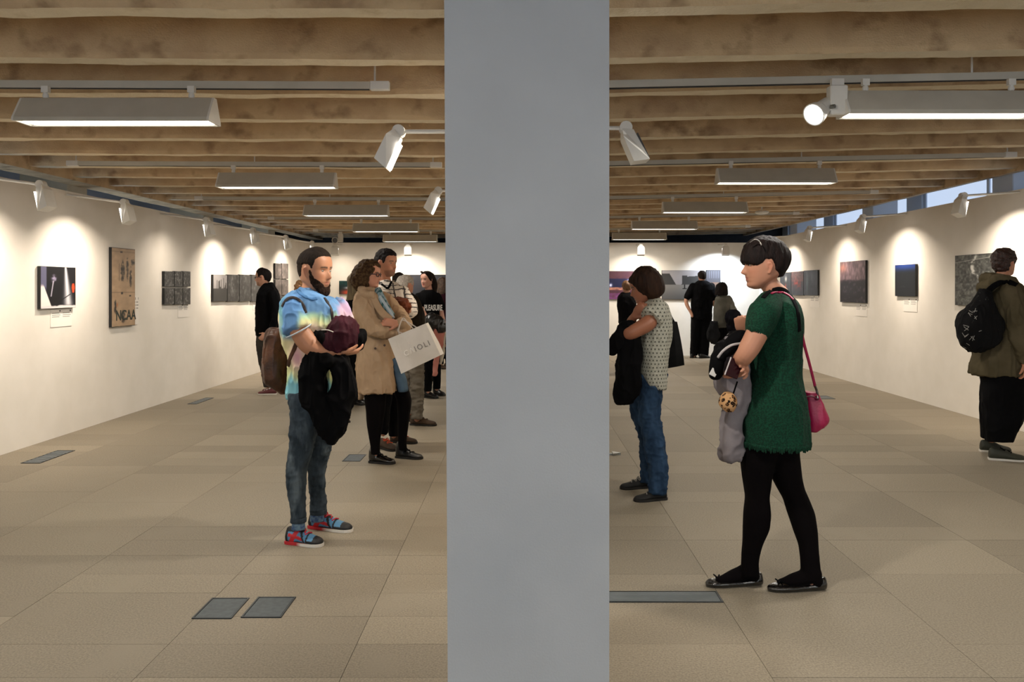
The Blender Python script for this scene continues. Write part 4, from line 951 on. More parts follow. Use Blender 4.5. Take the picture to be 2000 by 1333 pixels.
f.shoe((774, 7.0), (825, 6.93), 0, .08, .046, mat('black dull leather', '09090a', rough=.4), RUBBER, lace=BLACKM, shaft=.03)
CURL = mat('curly brown hair', '2b1a10', '54402a', rough=.8, scale=45, bump=.9, bscale=120, spec=.12)
def curlhair(mb):
    loft([(507, 711, 730, .05), (511, 702, 741, .09), (520, 694, 745, .12), (532, 689, 737, .14), (545, 685, 730, .145), (556, 686, 727, .14), (565, 693, 723, .12), (571, 701, 717, .08)], 6.87, mb=mb)
f.shell('hair', lambda deg, z, y, x: .02 * sst(.0, .05, z - np.interp(deg, [0, 40, 70, 180], [.82, .78, .45, .2])) - .07 * sst(.02, -.02, z - np.interp(deg, [0, 40, 70, 180], [.82, .78, .45, .2])), CURL, vox=.0055, noise=(.010, 55, (1, 1, .8)), extra=curlhair)
gm = MB()
def lens_ring(fig, mb, cy, k=.075, x=.40, r=.008):
    mb.tube([fig.L(x - .015 * abs(cy + k * math.cos(a)) * 4, cy + k * math.cos(a), .49 + k * .8 * math.sin(a)) for a in [2 * math.pi * j / 14 for j in range(15)]], r, 6, round_ends=False)
def glasses(fig, m, name='glasses', k=.085):
    mb = MB()
    for sg in (-1, 1):
        lens_ring(fig, mb, .145 * sg, k); mb.tube([fig.L(.37, .235 * sg, .505), fig.L(.15, .335 * sg, .51), fig.L(-.03, .355 * sg, .50)], fig.h * .018, 6)
    mb.tube([fig.L(.40, -.06, .51), fig.L(.425, 0, .52), fig.L(.40, .06, .51)], fig.h * .018, 6)
    V = mb.V(); return mb.make(name, m, fig.t)
def lens_ring(fig, mb, cy, k=.085, x=.40, r=None):
    mb.tube([fig.L(x - .35 * max(0, abs(cy + k * math.cos(a)) - .1), cy + k * math.cos(a), .49 + k * .8 * math.sin(a)) for a in [2 * math.pi * j / 14 for j in range(15)]], fig.h * .016, 6, round_ends=False)
glasses(f, mat('dark red glasses frame', '3a1012', rough=.3))
MB().ell(f.L(-.02, -.40, .24), (.008, .008, .018), n=8).make('earring', mat('red earring', 'a02028', rough=.3), f.t)
# white paper bag on her wrist
C4 = [W(757.5, 662.7, 6.58), W(830.7, 632.5, 6.50), W(861, 694, 6.50), W(783, 731, 6.58)]
t = thing('paper_bag', 'White paper carrier bag with grey lettering hanging tilted from the trench coat woman', 'shopping bag', tuple(C4[3]))
ux = (C4[1] - C4[0]); uy = (C4[0] - C4[3]); nn = ux.cross(uy).normalized(); nn = nn if nn.y > 0 else -nn
def bagp(u, v, w): return C4[3] * (1 - u) * (1 - v) + C4[2] * u * (1 - v) + C4[0] * (1 - u) * v + C4[1] * u * v + nn * w
mb = MB(); n_ = 14; Vb = []; Fb = []
def bagcrease(u, v): return .010 * abs(((u * 2.2 + v * .8) % 1) - .5) + .008 * math.sin(u * 5 + v * 3)
for face, w0 in ((0, 0), (1, .085)):
    for j in range(n_ + 1):
        for i in range(n_ + 1):
            u, v = i / n_, j / n_; Vb.append(tuple(bagp(u, v, w0 + (bagcrease(u, v) if face == 0 else -bagcrease(v, u)))))
k2 = (n_ + 1) ** 2
for face in (0, 1):
    for j in range(n_):
        for i in range(n_):
            a = face * k2 + j * (n_ + 1) + i; Fb.append((a, a + 1, a + n_ + 2, a + n_ + 1))
for j in range(n_): Fb.append((j * (n_ + 1), (j + 1) * (n_ + 1), k2 + (j + 1) * (n_ + 1), k2 + j * (n_ + 1))); a = j * (n_ + 1) + n_; Fb.append((a, a + n_ + 1, k2 + a + n_ + 1, k2 + a))
for i in range(n_): Fb.append((i, i + 1, k2 + i + 1, k2 + i))
make('bag_body', Vb, Fb, mat('white glossy paper', 'd6d2cd', 'dedad6', rough=.4), t)
HND = mat('twisted paper cord', 'c9bfb8', rough=.7)
strap('handle', [bagp(.30, .99, .0), W(779, 642, 6.52), W(787, 622, 6.55), W(797, 632, 6.50), bagp(.68, .99, .0)], .005, HND, t, th=.004)
strap('handle', [bagp(.30, .99, .085), W(776, 645, 6.62), W(786, 626, 6.62), bagp(.68, .99, .085)], .005, HND, t, th=.004)
cx_ = bagp(.56, .45, -.008); X_ = (bagp(.8, .45, 0) - bagp(.3, .45, 0)).normalized(); N__ = -nn; Y_ = N__.cross(X_).normalized()
for tx, du, c_ in (('C\u039b', -.070, 'f4f2ef'), ('IOLI', .055, '858280')):
    o_ = cx_ + X_ * du; Mt = Matrix(((X_.x, Y_.x, N__.x, o_.x), (X_.y, Y_.y, N__.y, o_.y), (X_.z, Y_.z, N__.z, o_.z), (0, 0, 0, 1)))
    text_mesh('lettering', tx, .062, Mt, mat('bag ink ' + c_, c_, rough=.5), t, spacing=1.35)

# --- man in the striped shirt
f = Fig('Dark-haired man in a white checked jumper behind the trench coat woman', 7.45, 762, vox=.0055)
f.head(754, 514, .255, -28, 2).neck(752, 558, .058).core((752, 570, 0), (752, 735, 0), .1)
lN = [(730, 728, 768, .11, -.05), (780, 733, 765, .09, -.08), (820, 736, 760, .075, -.1), (848, 740, 757, .06, -.12)]; lF = [(730, 748, 790, .11, .07), (790, 756, 784, .09, .12), (852, 760, 778, .06, .15)]
f.legcore(lN); f.legcore(lF)
f.limb([(790, 580, -.02, .05), (805, 604, -.08, .045), (800, 612, -.14, .044), (786, 590, -.20, .036), (778, 590, -.2, .03)]); f.hand(f.p(778, 592, -.20), f.p(762, 596, -.2), (0, -1, 0), thumb=1)
f.body('a8745a', brow='1c1410', stubble='3a2a22'); f.eyes()
def checks(V):
    C = np.ones((len(V), 3)) * np.array(lin_s('d3cbc2')); x = V[:, 0] * 9 + V[:, 1] * 5 + .25 * noise3(V, 14, 2); z = V[:, 2] * 24 + 1.0 * noise3(V, 8, 1)
    s1 = (np.abs(z - np.round(z)) < .12) & (noise3(V, 26, 5) > .38); s2 = (np.abs(x - np.round(x)) < .07) & (noise3(V, 30, 6) > .45)
    return mixV(C, '2c2a2c', (s1 | s2).astype(float) * .9)
sh = f.loft([(549, 744, 770, .07), (556, 736, 780, .12), (566, 729, 790, .17), (585, 725, 797, .19), (615, 724, 795, .18), (680, 726, 788, .16), (742, 726, 788, .16)])
f.limb([(786, 570, -.02, .062), (798, 592, -.05, .066), (803, 606, -.10, .064), (798, 612, -.14, .056)], sh)
cloth('jumper', sh, .008, ATTRCLOTH, f.t, (.010, 10, 22), 3, checks)
MB().tube([f.p(746, 556, -.12), f.p(757, 563, -.15), f.p(764, 552, -.13)], .011, 10).make('collar', BLACKM, f.t, smooth=True)
tb = f.loft(lN); f.loft(lF, mb=tb); cloth('trousers', tb, .009, BLACKM, f.t, (.006, 12, 22), 3)
SUEDE = mat('brown suede', '33251a', '43301f', rough=.85); OL = mat('orange lace', 'b5421c', rough=.7)
f.shoe((742, 7.42), (774, 7.26), 0, .095, .052, SUEDE, RUBBER, lace=OL); f.shoe((763, 7.70), (814, 7.62), 0, .09, .052, SUEDE, RUBBER, lace=OL)
hl2 = short_line(.76, .74, .58, .46, .22)
f.shell('hair', lambda deg, z, y, x: (.02 + .035 * sst(.7, .95, z)) * sst(-.01, .03, z - hl2(deg)) - .07 * sst(.03, -.01, z - hl2(deg)), BLACKHAIR, noise=(.004, 70, (1, 1, .8)))
garment('brown_jacket', 'Bundled rust-brown jacket in the arms of the man in the checked jumper', 'jacket', MB().ell(W(783, 600, 7.12), (.085, .08, .075)).ell(W(776, 592, 7.14), (.06, .06, .05)), .008, fabric('rust brown cloth', '4a2415', '6b3620', rough=.6), tuple(W(783, 618, 7.12)), (.018, 22, 40), stretch=(.6, 1, 1.4))

# --- grey-haired man
f = Fig('Grey-haired man seen from behind in a dark brown jacket and grey trousers', 8.6, 800)
f.head(792, 558.5, .232, 50, 4).neck(794, 580, .055).core((798, 590, 0), (802, 655, 0), .1)
lR = [(648, 784, 826, .14), (690, 792, 828, .12), (720, 800, 828, .10), (780, 802, 827, .085), (818, 803, 826, .07)]; f.legcore(lR)
lR2 = [(648, 776, 810, .12, .12), (720, 786, 812, .10, .18), (805, 790, 812, .07, .25)]; f.legcore(lR2)
f.body('b07d66')
hl3 = short_line(.80, .76, .60, .50, .20)
f.shell('hair', lambda deg, z, y, x: .03 * sst(-.01, .03, z - hl3(deg)) - .07 * sst(.03, -.01, z - hl3(deg)), mat('silver grey hair', '8b837b', 'aaa299', rough=.6, scale=60, bump=.4, bscale=140), noise=(.004, 60, (1, 1, .5)))
jb = f.loft([(572, 784, 806, .08), (579, 777, 815, .15), (592, 773, 821, .21), (615, 770, 827, .23), (640, 771, 828, .22), (662, 773, 826, .2)]); f.limb([(779, 590, -.18, .06), (776, 625, -.2, .055), (784, 645, -.22, .05)], jb)
cloth('jacket', jb, .011, fabric('dark brown cloth', '17110c', '20180f'), f.t, (.010, 9, 20))
tb = f.loft(lR); f.loft(lR2, mb=tb); cloth('trousers', tb, .011, fabric('grey trouser cloth', '5c564d', '6b655b', scale=8), f.t, (.012, 18, 30), stretch=(.6, .6, 1.6))
f.shoe((802, 8.66), (852, 8.60), 0, .10, .052, SUEDE, RUBBER, lace=SUEDE); f.shoe((790, 8.92), (830, 8.86), 0, .10, .052, SUEDE, RUBBER)

# --- woman in the black tee with white letters
f = Fig('Dark-haired woman in a black T-shirt with large white letters, sunglasses on her head', 10.75, 842)
f.head(834, 546.5, .225, 236, 4, male=False).neck(838, 572, .047).core((838, 580, 0), (842, 665, 0), .08)
lA = [(640, 827, 862, .11), (700, 828, 850, .09, -.03), (735, 828, 846, .07, -.05), (765, 829, 843, .05, -.05)]; lB = [(640, 838, 866, .11, .05), (700, 843, 862, .08, .1), (760, 846, 860, .05, .15)]
f.legcore(lA); f.legcore(lB)
f.limb([(817, 586, -.06, .042), (824, 604, -.10, .034), (832, 618, -.14, .028)]); f.hand(f.p(833, 619, -.14), f.p(845, 624, -.16), (0, -1, 0))
f.limb([(856, 586, .0, .04), (866, 630, -.05, .032), (868, 645, -.10, .026)]); f.hand(f.p(867, 640, -.12), f.p(866, 655, -.14), (0, -1, 0))
f.body('c4937f', lips='a03c40', brow='20140f'); f.eyes()
sh = f.loft([(566, 828, 846, .06), (571, 820, 852, .09), (580, 815, 857, .12), (600, 826, 859, .12), (625, 828, 860, .12), (648, 828, 862, .12)])
f.limb([(818, 580, -.03, .055), (821, 597, -.08, .055)], sh); f.limb([(855, 580, 0, .055), (862, 600, -.02, .055)], sh)
cloth('t_shirt', sh, .011, BLACKM, f.t, (.006, 10, 20))
Mt = Matrix(((1, 0, 0, xat(846, 10.6)), (0, 0, -1, 10.612), (0, 1, 0, zat(602, 10.6)), (0, 0, 0, 1)))
text_mesh('lettering', 'PLEASURE', .105, Mt @ Matrix.Diagonal((.52, 1, 1, 1)), mat('white print', 'd8d6d2', rough=.8), f.t, bold=.0035, extrude=.004)
tb = f.loft(lA); f.loft(lB, mb=tb); cloth('trousers', tb, .011, BLACKM, f.t, (.004, 10, 20))
f.shoe((829, 10.80), (855, 10.70), 0, .10, .05, mat('black boot', '0a0a0b', rough=.4), RUBBER, shaft=.04); f.shoe((848, 11.05), (869, 10.98), 0, .10, .05, mat('black boot', '0a0a0b'), RUBBER, shaft=.04)
hl4 = lambda deg: np.interp(deg, [0, 20, 45, 65, 85, 110, 180], [.86, .84, .74, .52, .40, .25, .15])
f.shell('hair', lambda deg, z, y, x: .03 * sst(-.01, .04, z - hl4(deg)) - .07 * sst(.03, -.01, z - hl4(deg)), DARKHAIR, noise=(.003, 60, (1, 1, .3)), extra=lambda mb: mb.tube([f.p(842, 540, .03), f.p(848, 556, .05), f.p(847, 572, .04), f.p(843, 580, .0)], [.05, .045, .04, .03], 12))
mb = MB()
for sg in (-1, 1): mb.tube([f.L(.28 + .03 * math.cos(a), .15 * sg + .09 * math.sin(a), .97 + .05 * math.cos(a)) for a in [2 * math.pi * j / 10 for j in range(11)]], f.h * .022, 6); mb.ell(f.L(.28, .15 * sg, .97), (.018, .018, .009), n=8)
mb.make('sunglasses', mat('dark sunglasses', '15120f', rough=.2), f.t)
garment('leather_jacket', 'Folded black leather jacket in the arms of the woman with the lettered T-shirt', 'jacket', MB().ell(W(848, 628, 10.45), (.14, .10, .10), Matrix.Rotation(.2, 4, 'Y')).ell(W(838, 640, 10.44), (.08, .08, .09)).ell(W(862, 640, 10.44), (.07, .08, .08)), .011, mat('black leather', '0b0b0c', rough=.3, spec=.6), tuple(W(848, 650, 10.45)), (.014, 14, 30), seed=3)
garment('pink_garment', 'Dusty pink garment hanging below the black leather jacket', 'scarf', loft([(640, 848, 868, .05), (655, 846, 869, .05), (680, 850, 864, .04), (700, 848, 858, .03), (735, 845, 853, .025)], 10.46), .010, fabric('dusty pink cloth', 'a86a5e', 'bd8073'), tuple(W(852, 735, 10.46)), (.012, 16, 30), seed=1)
garment('white_garment', 'Off-white cloth strip hanging beside the dusty pink garment', 'scarf', loft([(650, 862, 871, .03), (690, 860, 868, .03), (713, 858, 863, .02)], 10.52), .010, fabric('off white cloth', 'bdb5a4'), tuple(W(861, 713, 10.52)), (.008, 16, 30), seed=6)

# --- man with glasses and black jacket at the left wall
f = Fig('Man in glasses and black bomber jacket facing the pictures on the left wall', 11.15, 524)
f.head(513.5, 542, .252, 180, 0).neck(519, 566, .055).core((523, 575, 0), (522, 650, 0), .1)
lA = [(648, 502, 540, .13), (680, 502, 534, .11), (700, 504, 533, .10), (730, 511, 534, .08), (756, 516, 534, .065)]; f.legcore(lA); lB = [(648, 510, 546, .12, .1), (700, 514, 540, .1, .15), (750, 522, 538, .065, .2)]; f.legcore(lB)
f.limb([(528, 645, -.18, .035), (521, 653, -.2, .028)]); f.hand(f.p(521, 653, -.2), f.p(512, 660, -.2), (0, -1, 0))
f.body('b98a72', brow='1c1410', stubble='4a382c')
f.shell('hair', lambda deg, z, y, x: (.02 + .04 * sst(.75, .95, z) * (deg < 90)) * sst(-.01, .03, z - hl2(deg)) - .07 * sst(.03, -.01, z - hl2(deg)), BLACKHAIR, noise=(.003, 60, (1, 1, .8)))
glasses(f, mat('dark red glasses frame', '3a1012'))
jb = f.loft([(553, 517, 531, .07), (562, 509, 537, .13), (575, 506, 543, .19), (600, 502, 546, .21), (630, 500, 548, .2), (656, 501, 546, .18)]); f.limb([(533, 575, -.17, .065), (540, 612, -.21, .06), (532, 642, -.22, .05)], jb)
cloth('jacket', jb, .012, BLACKM, f.t, (.012, 10, 20)); tb = f.loft(lA); f.loft(lB, mb=tb); cloth('trousers', tb, .012, fabric('dark grey trouser cloth', '35322f', '423e39'), f.t, (.008, 12, 22))
REDS = mat('maroon trainer', '4a1014', '5a161a', rough=.6)
f.shoe((540, 11.12), (503.5, 11.1), 0, .09, .05, REDS, WHITERUB, lace=WHITERUB, name='trainer'); f.shoe((546, 11.40), (512, 11.38), 0, .09, .05, REDS, WHITERUB, name='trainer')

# --- people almost hidden in the left group
def simple(label, Y, px, headp, h, phi, hair, rows, legs, skin='b98a72', cm=BLACKM, lm=BLACKM, shoes=(), hairfn=None, hairextra=None, limbs=(), arm=(), male=True, noise=(.006, 50, (1, 1, .4)), vox=.012, cname='jacket'):
    f = Fig(label, Y, px, vox=vox); f.head(headp[0], headp[1], h, phi, 2, male=male); f.neck(headp[0], rows[0][0] + 6, .05); c_ = (rows[0][1] + rows[0][2]) / 2
    f.core((c_, rows[1][0] + 8, 0), (c_, rows[-1][0], 0), .08)
    for l in legs: f.legcore(l)
    for l in arm: f.limb(l)
    f.body(skin, vox=.011)
    hf = hairfn or (lambda deg: np.interp(deg, [0, 40, 60, 80, 110, 180], [.78, .74, .55, .5, .25, .18]))
    f.shell('hair', lambda deg, z, y, x: .03 * sst(-.01, .04, z - hf(deg)) - .07 * sst(.03, -.01, z - hf(deg)), hair, noise=noise, extra=hairextra, vox=.009)
    jb = f.loft(rows)
    for l in limbs: f.limb(l, jb)
    cloth(cname, jb, vox, cm, f.t, (.010, 10, 20))
    if legs:
        tb = MB()
        for l in legs: f.loft(l, mb=tb)
        cloth('trousers', tb, vox, lm, f.t, (.007, 12, 22))
    for sh_ in shoes: f.shoe(sh_[0], sh_[1], 0, .09, .05, sh_[2] if len(sh_) > 2 else mat('black boot', '0a0a0b', rough=.4), RUBBER)
    return f
BLONDE = mat('long dark blonde hair', '4b3f2a', '6b5c3f', rough=.6, scale=40, stretch=(1, 1, .15), bump=.6, bscale=120)
simple('Woman with long dark blonde hair in black, mostly hidden behind the trench coat woman', 10.15, 695, (692, 553), .23, 80, BLONDE,
       [(582, 682, 704, .08), (592, 668, 712, .14), (605, 662, 716, .17), (640, 663, 716, .17), (690, 672, 714, .16), (722, 680, 712, .15)],
       [[(715, 682, 700, .09), (790, 686, 700, .05)], [(715, 692, 712, .09, .1), (785, 696, 709, .05, .1)]], shoes=(((690, 10.2), (711, 10.08)), ((692, 10.4), (712, 10.3))), male=False,
       hairextra=lambda mb: loft([(534, 686, 700, .07), (545, 681, 705, .11), (565, 679, 706, .12), (590, 677, 704, .11), (612, 678, 699, .08), (625, 681, 694, .05)], 10.15, mb=mb))
simple('Curly light-haired person almost wholly hidden behind the tie-dye man', 8.85, 630, (594, 566), .22, 10, mat('light curly hair', '5c3f26', '8a6238', rough=.7, scale=40, bump=.8, bscale=100),
       [(590, 592, 612, .07), (600, 584, 622, .13), (630, 582, 630, .16), (690, 590, 634, .15), (720, 592, 636, .15)],
       [[(715, 598, 632, .10), (780, 622, 642, .08), (818, 640, 654, .05)], [(715, 594, 620, .10, .1), (810, 600, 616, .06, .1)]], shoes=(((642, 8.86), (683, 8.80), SUEDE), ((600, 9.0), (640, 8.95), SUEDE)), noise=(.014, 40, (1, 1, 1)), male=False)
simple('Dark-haired person whose head top shows behind the grey-haired man', 11.9, 780, (779, 548), .235, 60, BLACKHAIR,
       [(566, 772, 788, .08), (574, 764, 796, .14), (600, 760, 800, .18), (650, 764, 796, .16), (664, 766, 794, .15)], [[(660, 766, 782, .08), (752, 770, 780, .05)], [(660, 779, 795, .08, .05), (752, 781, 791, .05, .05)]], shoes=(((770, 11.95), (790, 11.85)),))
simple('Brown-haired woman in a dark maroon dress half hidden at the left edge of the column', 14.6, 868, (864, 554), .225, 30, mat('brown wavy hair', '2a1c12', '4a3524', rough=.6, scale=30, bump=.6, bscale=80),
       [(572, 858, 872, .08), (580, 853, 880, .14), (600, 851, 883, .15), (650, 853, 884, .15), (672, 852, 885, .16)], [[(668, 856, 868, .07), (712, 859, 867, .05)], [(668, 868, 882, .07, .05), (712, 870, 878, .05, .05)]],
       cm=fabric('dark maroon dress', '1c0a10', '260d15'), shoes=(((857, 14.7), (871, 14.55), SUEDE), ((868, 14.8), (880, 14.7), SUEDE)), male=False, cname='dress',
       hairextra=lambda mb: loft([(543, 858, 869, .05), (552, 855, 874, .11), (568, 854, 874, .12), (584, 856, 870, .09)], 14.6, mb=mb))
# ------------------------------------------------------------------ people right of the column
# --- woman in the green lace dress
f = Fig('Short-haired woman in a green lace dress, black tights and flats, standing in profile', 3.96, 1505, vox=.0042)
f.head(1491, 516, .246, 180, 3, male=False, ear_dz=-.035).neck(1521, 578, .047).core((1522, 600, 0), (1512, 850, 0), .10)
lN = [(835, 1456, 1535, .12, -.02), (860, 1447, 1530, .112, -.02), (880, 1446, 1521, .105, -.03), (900, 1448, 1512, .10, -.03), (930, 1451, 1506, .085, -.03), (972, 1457, 1501, .066, -.03), (1005, 1453, 1505, .066, -.03), (1032, 1452, 1502, .062, -.02), (1059, 1451, 1490, .052, -.01), (1080, 1449, 1484, .044, 0), (1100, 1448, 1481, .040, 0), (1124, 1447, 1483, .038, 0)]
lF = [(835, 1480, 1562, .12, .02), (860, 1490, 1560, .11, 0), (880, 1495, 1558, .10, 0), (915, 1502, 1562, .085, 0), (932, 1508, 1564, .080, 0), (954, 1519, 1569, .074, 0), (975, 1531, 1579, .068, 0), (1000, 1538, 1589, .066, 0), (1035, 1550, 1595, .060, -.01), (1065, 1561, 1597, .050, -.02), (1090, 1564, 1599, .042, -.03), (1115, 1565, 1602, .040, -.03), (1132, 1564, 1604, .038, -.03)]
f.legcore(lN); f.legcore(lF)
f.limb([(1497, 602, -.17, .056), (1484, 640, -.20, .053), (1467, 674, -.21, .050), (1453, 697, -.20, .043), (1447, 700, -.13, .038), (1450, 670, -.03, .032), (1452, 650, .0, .026)])
f.hand(f.p(1453, 656, .0), f.p(1448, 634, -.02), (-.5, -1, 0), thumb=1, curl=(62, 65, 68, 70), size=.88)
f.limb([(1540, 602, .17, .05), (1500, 690, .16, .045), (1455, 720, .05, .032), (1430, 728, -.08, .025)])
f.hand(f.p(1424, 731, -.10), f.p(1448, 722, -.15), (0, 1, 0), thumb=1, curl=(38, 42, 46, 50), size=.92, tcurl=40)
f.body('ae7b62', lips='8f4a42', brow='2a1a14', it=2); f.eyes()
GREEN = mat('dark green lace', '03291b', '083f2b', rough=.85, scale=120, bump=.8, bscale=260, contrast=(.42, .58), spec=.25)
dr = f.loft([(574, 1500, 1530, .07), (580, 1488, 1543, .13), (590, 1480, 1552, .175), (605, 1474, 1559, .195), (625, 1470, 1563, .20), (650, 1468, 1564, .19), (680, 1467, 1562, .172), (700, 1466, 1560, .165), (730, 1464, 1559, .165), (767, 1457, 1567, .18), (809, 1447, 1572, .20), (845, 1442, 1576, .205), (862, 1442, 1576, .205)], pw=2.15)
f.limb([(1503, 594, -.15, .06), (1491, 615, -.19, .068), (1482, 640, -.20, .062)], dr)
dz = cloth('dress', dr, .0055, GREEN, f.t, (.007, 8, 20), 4)
# scalloped fringe round hem and sleeve
fr = MB(); rnd = random.Random(3)
for j in range(120):
    a = 2 * math.pi * j / 120; X0 = xat(1509, 3.96); wx = 67 / F * 3.96
    q = Vector((X0 + wx * math.copysign(abs(math.cos(a)) ** .93, math.cos(a)), 3.96 + .205 * math.copysign(abs(math.sin(a)) ** .93, math.sin(a)), zat(860, 3.96)))
    l_ = .010 + .012 * abs(math.sin(a * 14)) + .005 * rnd.random(); fr.tube([q, q - Vector((rnd.uniform(-.004, .004), 0, l_))], [.0080, .0040], 6)
for j in range(34):
    a = 2 * math.pi * j / 34; q = f.p(1481 + 19 * math.cos(a), 642 + 6 * math.cos(a), -.20 + .056 * math.sin(a)); fr.tube([q, q + Vector((-.004, 0, -.014 - .01 * rnd.random()))], [.007, .004], 6)
fr.make('lace_fringe', GREEN, f.t, smooth=True, kind='stuff')
tb = f.loft(lN, step=4); f.loft(lF, mb=tb, step=4)
tb.ell((xat(1471, 3.99), 3.99, .045), (.034, .030, .036)); tb.ell((xat(1594, 3.93), 3.93, .045), (.034, .030, .036))
tb.tube([Vector((xat(1466, 3.99), 3.99, .085)), Vector((xat(1440, 3.99), 3.985, .055)), Vector((xat(1405, 3.98), 3.97, .03))], [.042, .036, .022], 14)
tb.tube([Vector((xat(1588, 3.93), 3.93, .08)), Vector((xat(1560, 3.93), 3.93, .055)), Vector((xat(1525, 3.94), 3.94, .03))], [.042, .036, .022], 14)
cloth('tights', tb, .0055, TIGHT, f.t, (.0015, 8, 16), 4)
FLAT = mat('black quilted patent', '050506', rough=.1, coat=.9, bump=.6, bscale=70)
for hx, tx, Yg in ((1488.5, 1378, 4.0), (1613, 1499, 3.94)):
    o = f.shoe((hx, Yg + .0), (tx, Yg - .02), 0, .082, .046, FLAT, None, name='ballet_flat', low=True)
    xb_ = xat(tx + 22, Yg); MB().tube([(xb_ - .012, Yg - .03, .048), (xb_, Yg - .015, .044), (xb_ + .012, Yg - .03, .05)], .004, 6).tube([(xb_ - .014, Yg + .005, .05), (xb_, Yg - .015, .044), (xb_ + .012, Yg, .05)], .004, 6).make('bow', BLACKM, o)
hg = lambda deg: np.interp(deg, [0, 35, 62, 74, 82, 100, 112, 140, 180], [.505, .48, .465, .50, .57, .57, .36, .22, .20])
def gh(deg, z, y, x):
    m = sst(-.01, .03, z - hg(deg)); vol = .035 + .06 * np.exp(-((z - .62) / .22) ** 2) * sst(90, 170, deg) + .05 * sst(.7, .95, z) + .030 * (1 - sst(30, 80, deg)) * sst(.9, .6, z)
    return vol * m - .07 * (1 - m)
HAIRG = mat('very dark cropped hair', '120b0a', '1e1311', rough=.65, scale=50, stretch=(1, 1, .25), bump=.7, bscale=150, spec=.15)
f.shell('hair', gh, HAIRG, vox=.0042, noise=(.0035, 90, (1, 1, .15)))
strap('hair_band', [f.p(1465, 474, -.09), f.p(1475, 468, -.105), f.p(1484, 473, -.11), f.p(1487, 480, -.12)], .003, mat('silver clip', '8a8580', rough=.3, metal=.8), f.t)
# her bag, straps, coat, pouch, phone
MAG = mat('magenta leather', '8a0838', '9c0f45', rough=.45, bump=.2, bscale=90, spec=.5)
t = thing('handbag', 'Magenta leather handbag hanging at the hip of the green dress woman', 'handbag', tuple(W(1592, 841, 3.98)))
hb = loft([(766, 1572, 1598, .035), (780, 1571, 1603, .05), (800, 1571, 1611, .06), (818, 1571, 1618, .065), (832, 1573, 1612, .06), (841, 1576, 1592, .04)], 3.98, pw=3)
cloth('bag_body', hb, .005, MAG, t, (.006, 12, 24), 2)
strap('strap', [W(1563, 632, 3.80), W(1570, 670, 3.84), W(1582, 715, 3.90), W(1592, 755, 3.95)], .0075, MAG, t)
GD = [o for o in f.t.children if o.name.startswith(('dress', 'body'))]
drape('strap', [(1506, 575.5), (1515, 572), (1525, 571.5), (1534, 575), (1542, 580), (1549, 587)], .0055, MAG, t, GD, lift=.004)
MB().tube([W(1592, 755, 3.95), W(1595, 763, 3.955), W(1597, 772, 3.95)], .006, 10).ell(W(1596, 778, 3.93), (.010, .010, .012), n=10).make('clasp', mat('gunmetal ring', '5c5a56', rough=.25, metal=.9), t)
strap('zip', [W(1575, 776, 3.915), W(1586, 775, 3.91), W(1598, 781, 3.915)], .004, mat('dark pink zip', '5a0a28', rough=.4), t)
t = thing('black_strap', 'Black shoulder strap crossing the neck and back of the green dress', 'bag strap', tuple(W(1549, 600, 3.8)))
drape('band', [(1490, 583), (1496, 576), (1503, 570.5), (1512, 567), (1522, 565), (1533, 568), (1543, 577), (1550, 589), (1557, 608), (1560, 628), (1561, 648)], .0115, BLACKM, t, GD)
GREYC = fabric('grey wool coat', '6b6568', '7d777a', scale=8)
gc = loft([(655, 1432, 1456, .05), (672, 1412, 1458, .07), (690, 1402, 1456, .075), (712, 1405, 1460, .07), (742, 1401, 1460, .065), (758, 1405, 1460, .06), (775, 1423, 1459, .055), (800, 1421, 1452, .055), (836, 1415, 1449, .055), (870, 1412, 1447, .06), (894, 1411, 1445, .06)], 3.93, pw=2.8)
t = garment('grey_coat', 'Grey coat with black lining draped over the arm of the green dress woman', 'coat', gc, .006, GREYC, tuple(W(1428, 894, 3.93)), (.019, 10, 24), seed=9)
bl = loft([(646, 1438, 1458, .05), (653, 1424, 1459, .07), (665, 1415, 1454, .08), (680, 1406, 1440, .08), (692, 1401, 1424, .07)], 3.90); bl.tube([W(1410, 680, 3.90), W(1402, 705, 3.86), W(1397, 732, 3.86)], [.04, .03, .026], 12)
cloth('lining', bl, .006, BLACKM, t, (.010, 12, 26), 3, label='black lining')
strap('piping', [W(1448, 671, 3.81), W(1428, 675, 3.80), W(1412, 686, 3.80), W(1402, 699, 3.82)], .006, fabric('pale grey piping', 'a9a4a4'), t)
MB().bbox(-.016, .016, -.002, .002, -.018, .018, .001, Matrix.Translation(W(1394, 728, 3.83)) @ Matrix.Rotation(.5, 4, 'Y')).make('label', fabric('white care label', 'c9c6c2'), t)
def leo(V):
    C = np.ones((len(V), 3)) * np.array(lin_s('b58c62')); P = V * 42; cell = np.floor(P); best = np.full(len(V), 9.); 
    for dx in (-1, 0, 1):
        for dy in (-1, 0, 1):
            for dz_ in (-1, 0, 1):
                c_ = cell + [dx, dy, dz_]; jx = np.stack([hash2(c_[:, 0] + 7 * k, c_[:, 2] + 3 * c_[:, 1], k) for k in (1, 2, 3)], 1); best = np.minimum(best, np.linalg.norm(P - c_ - jx, axis=1))
    C = mixV(C, '6b4526', (best < .30).astype(float)); return mixV(C, '120c08', ((best > .24) & (best < .44) & (noise3(V, 70, 4) > .36)).astype(float))
t = garment('leopard_pouch', 'Small leopard-print pouch held against the grey coat', 'pouch', loft([(768, 1416, 1430, .03), (776, 1408, 1438, .045), (790, 1404, 1439, .05), (800, 1410, 1434, .045), (804, 1418, 1431, .03)], 3.84, pw=3), .003, ATTRCLOTH, tuple(W(1421, 804, 3.84)), (.003, 12, 24), cols=leo)
strap('wrist_strap', [W(1432, 770, 3.83), W(1436, 758, 3.82), W(1440, 746, 3.81)], .004, BLACKM, t)
